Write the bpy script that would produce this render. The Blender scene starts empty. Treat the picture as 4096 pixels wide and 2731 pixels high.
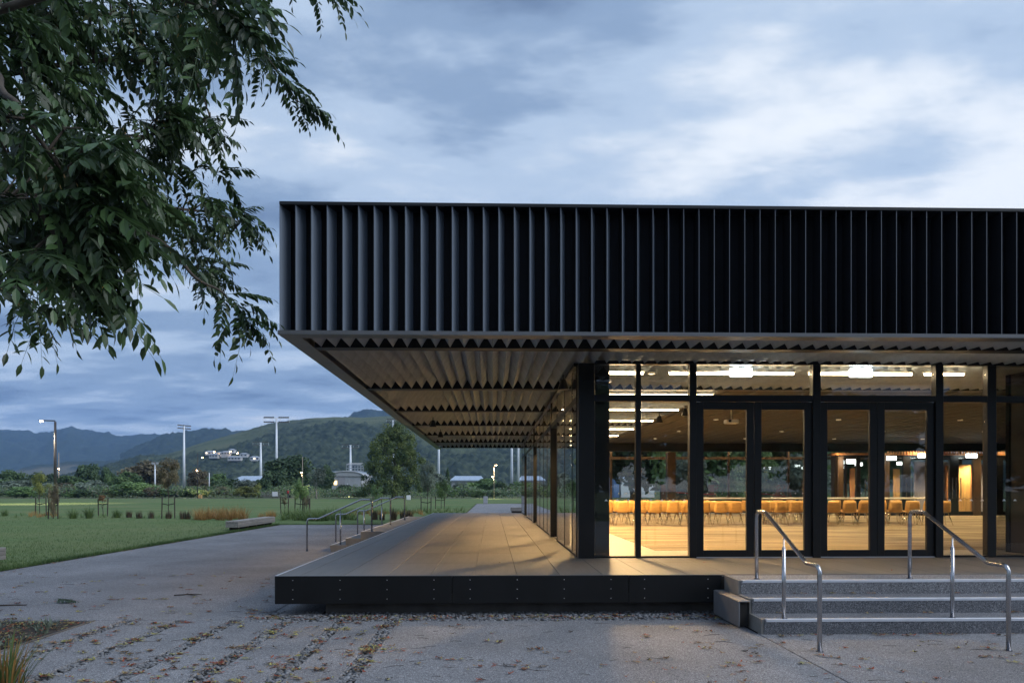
import bpy, bmesh, math, random
import numpy as np
from mathutils import Vector, Matrix, Euler, noise

sc = bpy.context.scene
COL = sc.collection
PI = math.pi
rnd = random.Random(7)

# ------------------------------------------------------------------ camera
F = 3000.0; CX = 2048.0; HY = 1957.0; EYE = 1.745
TH = math.atan(78 / F)
cam = bpy.data.cameras.new('camera')
camo = bpy.data.objects.new('camera', cam); COL.objects.link(camo)
camo.location = (0, 0, EYE)
camo.rotation_euler = (PI / 2, 0, -TH)
cam.sensor_width = 36; cam.sensor_fit = 'HORIZONTAL'
cam.lens = F / 4096 * 36
cam.shift_y = (HY - 1365.5) / 4096
cam.clip_start = 0.05; cam.clip_end = 20000
sc.camera = camo

# ------------------------------------------------------------------ world (overcast dusk)
SUN_EL = math.radians(40); SUN_AZ = math.radians(108)      # azimuth from +Y towards +X
w = bpy.data.worlds.new('World'); sc.world = w; w.use_nodes = True
nt = w.node_tree; N = nt.nodes; L = nt.links
for n in list(N): N.remove(n)
def wn(t, **k):
    n = N.new(t)
    for a, b in k.items(): setattr(n, a, b)
    return n
def wmath(op, a, b=None, clamp=False):
    n = wn('ShaderNodeMath', operation=op, use_clamp=clamp)
    for i, v in enumerate((a, b)):
        if v is None: continue
        if isinstance(v, (int, float)): n.inputs[i].default_value = v
        else: L.new(v, n.inputs[i])
    return n.outputs[0]
def wramp(src, stops, interp='EASE'):
    n = wn('ShaderNodeValToRGB'); cr = n.color_ramp; cr.interpolation = interp
    while len(cr.elements) < len(stops): cr.elements.new(0.5)
    for e, (p, c) in zip(cr.elements, stops): e.position = p; e.color = (*c, 1)
    L.new(src, n.inputs[0]); return n.outputs[0]
def wmix(f, a, b):
    n = wn('ShaderNodeMix', data_type='RGBA')
    if isinstance(f, (int, float)): n.inputs[0].default_value = f
    else: L.new(f, n.inputs[0])
    for i, v in ((6, a), (7, b)):
        if isinstance(v, tuple): n.inputs[i].default_value = (*v, 1)
        else: L.new(v, n.inputs[i])
    return n.outputs[2]
tc = wn('ShaderNodeTexCoord'); sep = wn('ShaderNodeSeparateXYZ'); L.new(tc.outputs['Generated'], sep.inputs[0])
zz = wmath('ADD', wmath('MAXIMUM', sep.outputs[2], 0.0), 0.13)
px = wmath('DIVIDE', sep.outputs[0], zz); py = wmath('DIVIDE', sep.outputs[1], zz)
cmb = wn('ShaderNodeCombineXYZ'); L.new(px, cmb.inputs[0]); L.new(py, cmb.inputs[1])
mp = wn('ShaderNodeMapping'); mp.inputs['Rotation'].default_value = (0, 0, math.radians(32)); mp.inputs['Scale'].default_value = (0.62, 1.05, 1)
mp.inputs['Location'].default_value = (8.8, 6.1, 0.4)
L.new(cmb.outputs[0], mp.inputs[0])
n1 = wn('ShaderNodeTexNoise'); n1.inputs['Scale'].default_value = 2.25; n1.inputs['Detail'].default_value = 10.0; n1.inputs['Roughness'].default_value = 0.55; n1.inputs['Distortion'].default_value = 0.08
L.new(mp.outputs[0], n1.inputs['Vector'])
n2 = wn('ShaderNodeTexNoise'); n2.inputs['Scale'].default_value = 0.42; n2.inputs['Detail'].default_value = 2.0
L.new(mp.outputs[0], n2.inputs['Vector'])
cl = wmath('ADD', wmath('MULTIPLY', n1.outputs[0], 0.72), wmath('MULTIPLY', n2.outputs[0], 0.42))
# afterglow on the right of the picture, low over the roof
gd = Vector((math.sin(math.radians(45)), math.cos(math.radians(45)), 0.22)).normalized()
dp = wn('ShaderNodeVectorMath', operation='DOT_PRODUCT'); L.new(tc.outputs['Generated'], dp.inputs[0]); dp.inputs[1].default_value = gd
glow = wmath('POWER', wmath('MAXIMUM', dp.outputs['Value'], 0.0), 17.0)
low = wmath('POWER', wmath('SUBTRACT', 1.0, wmath('MAXIMUM', sep.outputs[2], 0.0)), 9.0)
clc = wmath('ADD', wmath('MULTIPLY', wmath('SUBTRACT', cl, 0.57), 1.5), 0.55)
cl2 = wmath('ADD', wmath('ADD', clc, wmath('MULTIPLY', glow, 0.25)), wmath('MULTIPLY', low, 0.12))
cloud = wramp(cl2, [(0.33, (0.150, 0.220, 0.350)), (0.47, (0.265, 0.370, 0.535)), (0.60, (0.47, 0.585, 0.745)), (0.80, (0.88, 0.925, 0.97))])
sky = wn('ShaderNodeTexSky', sky_type='NISHITA'); sky.sun_disc = False
sky.sun_elevation = SUN_EL; sky.sun_rotation = SUN_AZ; sky.air_density = 1.0; sky.dust_density = 1.0
skc = wn('ShaderNodeVectorMath', operation='SCALE'); L.new(sky.outputs[0], skc.inputs[0]); skc.inputs['Scale'].default_value = 0.05
tot = wmix(0.90, skc.outputs[0], cloud)
bg = wn('ShaderNodeBackground'); L.new(tot, bg.inputs[0]); bg.inputs[1].default_value = 0.60
wo = wn('ShaderNodeOutputWorld'); L.new(bg.outputs[0], wo.inputs[0])

sun = bpy.data.lights.new('sun', 'SUN'); sun.energy = 1.5; sun.angle = math.radians(55); sun.color = (0.93, 0.96, 1.0)
suno = bpy.data.objects.new('sun', sun); COL.objects.link(suno)
sd = Vector((math.sin(SUN_AZ) * math.cos(SUN_EL), math.cos(SUN_AZ) * math.cos(SUN_EL), math.sin(SUN_EL)))
suno.rotation_euler = sd.to_track_quat('Z', 'Y').to_euler(); suno.location = (30, -10, 40)

sc.view_settings.view_transform = 'Standard'; sc.view_settings.look = 'None'
sc.view_settings.exposure = 1.0; sc.view_settings.gamma = 1.0; sc.view_settings.use_curve_mapping = False
sc.render.engine = 'CYCLES'
cy = sc.cycles
cy.use_denoising = True; cy.max_bounces = 8; cy.diffuse_bounces = 3; cy.glossy_bounces = 4; cy.transmission_bounces = 4
cy.transparent_max_bounces = 24; cy.caustics_reflective = False; cy.caustics_refractive = False; cy.sample_clamp_indirect = 4.0
cy.volume_bounces = 1

# ------------------------------------------------------------------ pixel helpers (photo pixels to places)
def ray(u):
    r = (u - CX) / F
    return r * math.cos(TH) + math.sin(TH), math.cos(TH) - r * math.sin(TH)
def at(u, v, Y):
    dx, dy = ray(u); f = Y / dy
    return Vector((dx * f, Y, EYE + (HY - v) / F * f))
def gp(u, v, z=0.0):
    f = F * (EYE - z) / (v - HY); dx, dy = ray(u)
    return Vector((dx * f, dy * f, z))
def pxw(n, Y): return n * Y / F

# ------------------------------------------------------------------ materials
M = {}
def newmat(name):
    m = bpy.data.materials.new(name); m.use_nodes = True
    M[name] = m
    return m, m.node_tree.nodes, m.node_tree.links, m.node_tree.nodes['Principled BSDF']
def mat(name, col, rough=0.6, metal=0.0, var=0.0, scale=3.0, bump=0.0, bscale=40.0, spec=0.5, col2=None, coords='Object', stretch=None, objrand=0.0, sheen=None):
    m, n, l, b = newmat(name)
    b.inputs['Base Color'].default_value = (*col, 1); b.inputs['Roughness'].default_value = rough
    b.inputs['Metallic'].default_value = metal; b.inputs['Specular IOR Level'].default_value = spec
    t = n.new('ShaderNodeTexCoord'); vec = t.outputs[coords]
    if coords == 'World':
        pass
    if stretch:
        mpn = n.new('ShaderNodeMapping'); mpn.inputs['Scale'].default_value = stretch; l.new(vec, mpn.inputs[0]); vec = mpn.outputs[0]
    out = None
    if var > 0 or col2:
        c2 = col2 or tuple(min(1, c * (1 + var)) for c in col); c1 = col if col2 else tuple(c * (1 - var) for c in col)
        nz = n.new('ShaderNodeTexNoise'); nz.inputs['Scale'].default_value = scale; nz.inputs['Detail'].default_value = 6; nz.inputs['Roughness'].default_value = 0.6
        l.new(vec, nz.inputs['Vector'])
        r = n.new('ShaderNodeValToRGB'); r.color_ramp.elements[0].position = 0.32; r.color_ramp.elements[1].position = 0.68
        r.color_ramp.elements[0].color = (*c1, 1); r.color_ramp.elements[1].color = (*c2, 1)
        l.new(nz.outputs[0], r.inputs[0]); out = r.outputs[0]
    if objrand > 0:
        oi = n.new('ShaderNodeObjectInfo'); hs = n.new('ShaderNodeHueSaturation')
        mr = n.new('ShaderNodeMapRange'); mr.inputs[3].default_value = 1 - objrand; mr.inputs[4].default_value = 1 + objrand
        l.new(oi.outputs['Random'], mr.inputs[0]); l.new(mr.outputs[0], hs.inputs['Value'])
        if out is None: hs.inputs['Color'].default_value = (*col, 1)
        else: l.new(out, hs.inputs['Color'])
        out = hs.outputs[0]
    if out is not None: l.new(out, b.inputs['Base Color'])
    if bump > 0:
        nb = n.new('ShaderNodeTexNoise'); nb.inputs['Scale'].default_value = bscale; nb.inputs['Detail'].default_value = 4
        l.new(vec, nb.inputs['Vector'])
        bn = n.new('ShaderNodeBump'); bn.inputs['Strength'].default_value = bump; bn.inputs['Distance'].default_value = 0.02
        l.new(nb.outputs[0], bn.inputs['Height']); l.new(bn.outputs[0], b.inputs['Normal'])
    return m
def emit(name, col, strength):
    m, n, l, b = newmat(name)
    b.inputs['Base Color'].default_value = (*col, 1); b.inputs['Emission Color'].default_value = (*col, 1); b.inputs['Emission Strength'].default_value = strength
    return m

mat('black_metal', (0.008, 0.0085, 0.010), 0.38, 0.0, 0.25, 0.8, spec=0.4)
mat('fin_metal', (0.195, 0.235, 0.295), 0.42, 0.0, 0.12, 0.7, spec=0.5, stretch=(3, 3, 0.3))
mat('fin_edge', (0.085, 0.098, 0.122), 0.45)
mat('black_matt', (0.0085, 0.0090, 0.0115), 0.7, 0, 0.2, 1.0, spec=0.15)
mat('black_panel', (0.0055, 0.0058, 0.0065), 0.45, 0.0, 0.4, 1.3, 0.03, 40, spec=0.28, stretch=(1, 1, .35))
mat('flange_metal', (0.115, 0.118, 0.125), 0.4, 0.1, 0.1, 1.5)
mat('cover_metal', (0.20, 0.20, 0.21), 0.5, 0.2, 0.15, 3)
mat('blade', (0.37, 0.425, 0.49), 0.8, 0, 0.14, 2.0, 0.05, 30, spec=.15)
mat('roof_sheet', (0.03, 0.032, 0.036), 0.5, 0, 0.2, 1.0)
mat('frame', (0.006, 0.006, 0.0065), 0.4, 0, 0.2, 2.0, spec=0.32)
mat('batten', (0.06, 0.056, 0.052), 0.6)
mat('post_dark', (0.03, 0.022, 0.017), 0.45, 0, 0.2, 2)
mat('hall_ceiling', (0.026, 0.024, 0.023), 0.75, 0, 0.12, 1.0)
mat('concrete', (0.20, 0.19, 0.175), 0.85, 0, 0.25, 2.2, 0.25, 45)
mat('concrete_dark', (0.115, 0.105, 0.098), 0.88, 0, 0.3, 2.5, 0.25, 45)
mat('nosing', (0.52, 0.54, 0.59), 0.45, 0.25, 0.08, 5)
mat('steel', (0.45, 0.45, 0.47), 0.22, 1.0, 0.05, 3)
mat('rivet', (0.6, 0.6, 0.62), 0.3, 0.8)
mat('timber_grey', (0.23, 0.215, 0.20), 0.8, 0, 0.25, 3.0, 0.25, 20, stretch=(8, 0.6, 8), objrand=0.15)
mat('stake', (0.045, 0.033, 0.026), 0.85, 0, 0.3, 6)
mat('tie', (0.012, 0.012, 0.012), 0.7, 0, 0.1, 3)
mat('galv', (0.62, 0.66, 0.72), 0.45, 0.15, 0.08, 0.6)
mat('lamp_post', (0.05, 0.045, 0.045), 0.5, 0.3, 0.2, 2)
mat('pole_warm', (0.30, 0.25, 0.20), 0.6, 0.1, 0.2, 2)
mat('white_paint', (0.72, 0.73, 0.75), 0.6, 0, 0.06, 1)
mat('grey_paint', (0.34, 0.35, 0.37), 0.6, 0, 0.1, 1)
mat('door_grey', (0.30, 0.29, 0.31), 0.6, 0, 0.1, 1)
mat('roof_blue', (0.36, 0.44, 0.55), 0.5, 0.1, 0.1, 1.2)
mat('wall_blue', (0.10, 0.19, 0.40), 0.6, 0, 0.1, 1)
mat('house_wall', (0.50, 0.50, 0.50), 0.7, 0, 0.15, 0.3, objrand=0.2)
mat('house_roof', (0.30, 0.33, 0.38), 0.6, 0, 0.2, 0.3, objrand=0.3)
mat('dark_glass', (0.02, 0.025, 0.03), 0.08)
mat('bark', (0.06, 0.048, 0.038), 0.9, 0, 0.35, 8, 0.5, 30)
mat('bark_pale', (0.30, 0.27, 0.24), 0.9, 0, 0.25, 8, 0.3, 30)
mat('soil', (0.035, 0.028, 0.022), 0.95, 0, 0.4, 8, 0.5, 60)
mat('chair_wood', (0.78, 0.45, 0.13), 0.38, 0, 0.14, 3.0, stretch=(1, 1, 5), objrand=0.08)
mat('chrome', (0.75, 0.74, 0.72), 0.12, 1.0)
mat('timber_warm', (0.30, 0.13, 0.045), 0.5, 0, 0.25, 2, stretch=(6, 6, 0.4))
mat('timber_honey', (0.50, 0.29, 0.10), 0.5, 0, 0.2, 2, stretch=(6, 6, 0.4))
mat('column_brown', (0.10, 0.062, 0.036), 0.45, 0.2, 0.2, 2, stretch=(6, 6, 0.4))
mat('panel_lilac', (0.36, 0.34, 0.40), 0.6, 0, 0.08, 2, stretch=(6, 6, 0.4))
mat('corten', (0.13, 0.045, 0.02), 0.85, 0, 0.4, 1.5, 0.2, 20)
mat('floor_tile', (0.36, 0.33, 0.28), 0.5, 0, 0.06, 2)
mat('tray_white', (0.75, 0.72, 0.66), 0.6, 0, 0.03, 1)
mat('projector_white', (0.7, 0.69, 0.66), 0.4, 0, 0.03, 1)
mat('red_tape', (0.45, 0.02, 0.015), 0.5, 0, 0.1, 1)
mat('red_cloth', (0.35, 0.03, 0.03), 0.8, 0, 0.2, 6)
mat('dark_cloth', (0.03, 0.035, 0.05), 0.85, 0, 0.2, 6)
mat('film_white', (0.75, 0.76, 0.78), 0.6, 0, 0.03, 2)
emit('tube_light', (1.0, 0.75, 0.45), 21.0)
emit('sign_light', (0.93, 1.0, 0.98), 7.0)
emit('down_light', (1.0, 0.80, 0.55), 6.0)
emit('lamp_glow', (1.0, 0.86, 0.62), 25.0)
emit('lamp_orange', (1.0, 0.62, 0.30), 40.0)
emit('window_glow', (1.0, 0.80, 0.52), 2.0)
emit('yellow_glow', (1.0, 0.72, 0.30), 1.5)

# glass: reflection rises towards grazing, the rest passes straight through
def glassmat(name, tint):
    m, n, l, b = newmat(name); n.remove(b)
    o = n['Material Output']
    tr = n.new('ShaderNodeBsdfTransparent'); tr.inputs[0].default_value = (*tint, 1)
    gl = n.new('ShaderNodeBsdfGlossy'); gl.inputs['Roughness'].default_value = 0.0; gl.inputs[0].default_value = (0.95, 0.97, 1, 1)
    lw = n.new('ShaderNodeLayerWeight'); lw.inputs[0].default_value = 0.5
    p = n.new('ShaderNodeMath'); p.operation = 'POWER'; l.new(lw.outputs['Facing'], p.inputs[0]); p.inputs[1].default_value = 4.6
    a = n.new('ShaderNodeMath'); a.operation = 'MULTIPLY_ADD'; l.new(p.outputs[0], a.inputs[0]); a.inputs[1].default_value = 0.95; a.inputs[2].default_value = 0.042
    mx = n.new('ShaderNodeMixShader'); l.new(a.outputs[0], mx.inputs[0]); l.new(tr.outputs[0], mx.inputs[1]); l.new(gl.outputs[0], mx.inputs[2])
    l.new(mx.outputs[0], o.inputs[0])
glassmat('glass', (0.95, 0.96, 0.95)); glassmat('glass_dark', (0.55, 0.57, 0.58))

# exposed aggregate: pale and dark chips in a grey matrix
def aggregate(name, base, light, dark, s=95.0, mott=0.5, warm=None):
    m, n, l, b = newmat(name)
    g = n.new('ShaderNodeNewGeometry'); pos = g.outputs['Position']
    v = n.new('ShaderNodeTexVoronoi'); v.inputs['Scale'].default_value = s; l.new(pos, v.inputs['Vector'])
    hs = n.new('ShaderNodeSeparateColor'); l.new(v.outputs['Color'], hs.inputs[0])
    r = n.new('ShaderNodeValToRGB'); cr = r.color_ramp; cr.interpolation = 'CONSTANT'
    for i, (p, c) in enumerate(((0.0, dark), (0.22, base), (0.70, tuple(x * 1.35 for x in base)), (0.88, light))):
        e = cr.elements[i] if i < 2 else cr.elements.new(p)
        e.position = p; e.color = (*c, 1)
    l.new(hs.outputs[0], r.inputs[0])
    big = n.new('ShaderNodeTexNoise'); big.inputs['Scale'].default_value = mott; big.inputs['Detail'].default_value = 8; big.inputs['Roughness'].default_value = 0.62; l.new(pos, big.inputs['Vector'])
    mr = n.new('ShaderNodeMapRange'); l.new(big.outputs[0], mr.inputs[0]); mr.inputs[1].default_value = 0.3; mr.inputs[2].default_value = 0.7; mr.inputs[3].default_value = 0.74; mr.inputs[4].default_value = 1.22
    mu = n.new('ShaderNodeVectorMath'); mu.operation = 'SCALE'; l.new(r.outputs[0], mu.inputs[0]); l.new(mr.outputs[0], mu.inputs['Scale'])
    l.new(mu.outputs[0], b.inputs['Base Color']); b.inputs['Roughness'].default_value = 0.82; b.inputs['Specular IOR Level'].default_value = 0.4
    bn = n.new('ShaderNodeBump'); bn.inputs['Strength'].default_value = 0.5; bn.inputs['Distance'].default_value = 0.006
    l.new(v.outputs['Distance'], bn.inputs['Height']); l.new(bn.outputs[0], b.inputs['Normal'])
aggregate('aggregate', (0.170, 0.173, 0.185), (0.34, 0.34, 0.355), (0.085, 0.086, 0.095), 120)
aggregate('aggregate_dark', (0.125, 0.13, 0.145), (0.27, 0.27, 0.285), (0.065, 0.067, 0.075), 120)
aggregate('gravel_bed', (0.10, 0.095, 0.09), (0.22, 0.22, 0.22), (0.03, 0.028, 0.025), 30)

# deck tile: smooth dark board, each a touch different, faint long streaks
mat('deck_tile', (0.122, 0.112, 0.102), 0.52, 0, 0.12, 2.2, 0.03, 50, stretch=(6, 0.5, 1), objrand=0.07)
mat('substrate', (0.02, 0.019, 0.018), 0.9)

# carpet of long narrow planks in browns
def carpetmat():
    m, n, l, b = newmat('carpet')
    g = n.new('ShaderNodeNewGeometry'); mpn = n.new('ShaderNodeMapping'); l.new(g.outputs['Position'], mpn.inputs[0])
    br = n.new('ShaderNodeTexBrick'); l.new(mpn.outputs[0], br.inputs['Vector'])
    br.inputs['Scale'].default_value = 1.0; br.inputs['Mortar Size'].default_value = 0.0
    br.inputs['Brick Width'].default_value = 1.6; br.inputs['Row Height'].default_value = 0.5
    br.inputs['Color1'].default_value = (0.20, 0.14, 0.075, 1); br.inputs['Color2'].default_value = (0.36, 0.28, 0.16, 1)
    mp2 = n.new('ShaderNodeMapping'); mp2.inputs['Scale'].default_value = (0.42, 2.6, 1); l.new(g.outputs['Position'], mp2.inputs[0])
    nz = n.new('ShaderNodeTexNoise'); nz.inputs['Scale'].default_value = 1.0; nz.inputs['Detail'].default_value = 5; l.new(mp2.outputs[0], nz.inputs['Vector'])
    r = n.new('ShaderNodeValToRGB'); r.color_ramp.elements[0].position = 0.35; r.color_ramp.elements[1].position = 0.7
    r.color_ramp.elements[0].color = (0.075, 0.052, 0.028, 1); r.color_ramp.elements[1].color = (0.44, 0.36, 0.22, 1)
    l.new(nz.outputs[0], r.inputs[0])
    mx = n.new('ShaderNodeMix'); mx.data_type = 'RGBA'; mx.inputs[0].default_value = 0.7
    l.new(br.outputs[0], mx.inputs[6]); l.new(r.outputs[0], mx.inputs[7]); l.new(mx.outputs[2], b.inputs['Base Color']); b.inputs['Roughness'].default_value = 0.95
carpetmat()

# lawn
def lawnmat(name, a, c, d):
    m, n, l, b = newmat(name)
    g = n.new('ShaderNodeNewGeometry')
    def nz(s, det, ro=0.6):
        x = n.new('ShaderNodeTexNoise'); x.inputs['Scale'].default_value = s; x.inputs['Detail'].default_value = det; x.inputs['Roughness'].default_value = ro
        l.new(g.outputs['Position'], x.inputs['Vector']); return x.outputs[0]
    def ramp(src, c1, c2, p1, p2):
        r = n.new('ShaderNodeValToRGB'); r.color_ramp.elements[0].position = p1; r.color_ramp.elements[1].position = p2
        r.color_ramp.elements[0].color = (*c1, 1); r.color_ramp.elements[1].color = (*c2, 1); l.new(src, r.inputs[0]); return r.outputs[0]
    f = ramp(nz(2.2, 12, 0.75), a, c, 0.36, 0.64)
    mx = n.new('ShaderNodeMix'); mx.data_type = 'RGBA'; l.new(ramp(nz(0.11, 5), (0, 0, 0), (1, 1, 1), 0.40, 0.62), mx.inputs[0])
    l.new(f, mx.inputs[6]); mx.inputs[7].default_value = (*d, 1)
    m2 = n.new('ShaderNodeMix'); m2.data_type = 'RGBA'; m2.inputs[0].default_value = 0.75; l.new(f, m2.inputs[6]); l.new(mx.outputs[2], m2.inputs[7])
    l.new(m2.outputs[2], b.inputs['Base Color']); b.inputs['Roughness'].default_value = 0.95; b.inputs['Specular IOR Level'].default_value = 0.15
    bn = n.new('ShaderNodeBump'); bn.inputs['Strength'].default_value = 0.6; bn.inputs['Distance'].default_value = 0.05
    l.new(nz(14, 6, 0.7), bn.inputs['Height']); l.new(bn.outputs[0], b.inputs['Normal'])
lawnmat('lawn', (0.060, 0.102, 0.036), (0.116, 0.178, 0.066), (0.140, 0.165, 0.072))
lawnmat('far_ground', (0.05, 0.08, 0.03), (0.09, 0.13, 0.05), (0.13, 0.12, 0.06))

# foliage: per-object tint and patchy light and dark
def leafmat(name, c1, c2, rough=0.55, scale=1.2, spec=0.35, objrand=0.25, trans=0.25, coords='Object'):
    m, n, l, b = newmat(name)
    t = n.new('ShaderNodeTexCoord'); nz = n.new('ShaderNodeTexNoise'); nz.inputs['Scale'].default_value = scale; nz.inputs['Detail'].default_value = 4; l.new(t.outputs[coords], nz.inputs['Vector'])
    r = n.new('ShaderNodeValToRGB'); r.color_ramp.elements[0].position = 0.35; r.color_ramp.elements[1].position = 0.68
    r.color_ramp.elements[0].color = (*c1, 1); r.color_ramp.elements[1].color = (*c2, 1); l.new(nz.outputs[0], r.inputs[0])
    oi = n.new('ShaderNodeObjectInfo'); hs = n.new('ShaderNodeHueSaturation'); mr = n.new('ShaderNodeMapRange'); mr.inputs[3].default_value = 1 - objrand; mr.inputs[4].default_value = 1 + objrand
    l.new(oi.outputs['Random'], mr.inputs[0]); l.new(mr.outputs[0], hs.inputs['Value']); l.new(r.outputs[0], hs.inputs['Color'])
    l.new(hs.outputs[0], b.inputs['Base Color']); b.inputs['Roughness'].default_value = rough; b.inputs['Specular IOR Level'].default_value = spec
    tr = n.new('ShaderNodeBsdfTranslucent'); l.new(hs.outputs[0], tr.inputs[0])
    mx = n.new('ShaderNodeMixShader'); mx.inputs[0].default_value = trans; l.new(b.outputs[0], mx.inputs[1]); l.new(tr.outputs[0], mx.inputs[2])
    l.new(mx.outputs[0], n['Material Output'].inputs[0])
leafmat('leaf_near', (0.024, 0.052, 0.018), (0.066, 0.112, 0.040), 0.38, 2.0, 0.42, 0.5, 0.22)
leafmat('seed', (0.20, 0.16, 0.06), (0.30, 0.20, 0.10), 0.7, 9.0, 0.2, 0.3, 0.2)
leafmat('foliage_dark', (0.042, 0.075, 0.034), (0.104, 0.166, 0.068), 0.6, 0.5)
leafmat('foliage_mid', (0.072, 0.129, 0.046), (0.179, 0.273, 0.094), 0.6, 0.5)
leafmat('foliage_grey', (0.104, 0.135, 0.104), (0.235, 0.282, 0.217), 0.6, 0.5)
leafmat('foliage_yellow', (0.160, 0.189, 0.053), (0.358, 0.377, 0.113), 0.6, 0.5)
leafmat('foliage_light', (0.104, 0.179, 0.066), (0.235, 0.348, 0.122), 0.6, 0.5)
leafmat('foliage_brown', (0.122, 0.104, 0.066), (0.246, 0.208, 0.122), 0.6, 0.5)
leafmat('foliage_rust', (0.16, 0.075, 0.035), (0.26, 0.15, 0.07), 0.7, 1.0)
leafmat('tussock', (0.22, 0.11, 0.035), (0.38, 0.24, 0.085), 0.7, 0.8, objrand=0.2)
leafmat('tussock_dark', (0.055, 0.045, 0.035), (0.12, 0.085, 0.05), 0.7, 2, objrand=0.2)
leafmat('strap_green', (0.06, 0.10, 0.03), (0.15, 0.21, 0.07), 0.5, 2.0, objrand=0.2)
leafmat('strap_orange', (0.18, 0.10, 0.03), (0.34, 0.19, 0.06), 0.5, 3.0, objrand=0.2)
leafmat('litter_yellow', (0.270, 0.270, 0.081), (0.486, 0.446, 0.176), 0.8, 12.0)
leafmat('litter_tan', (0.270, 0.176, 0.095), (0.459, 0.338, 0.203), 0.8, 12.0)
leafmat('litter_red', (0.230, 0.043, 0.024), (0.405, 0.115, 0.054), 0.8, 12.0)
leafmat('litter_brown', (0.041, 0.027, 0.019), (0.115, 0.070, 0.043), 0.9, 12.0)
mat('pebble', (0.155, 0.16, 0.172), 0.75, 0, 0.55, 14)
mat('twig', (0.045, 0.032, 0.024), 0.9, 0, 0.3, 20)

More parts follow.
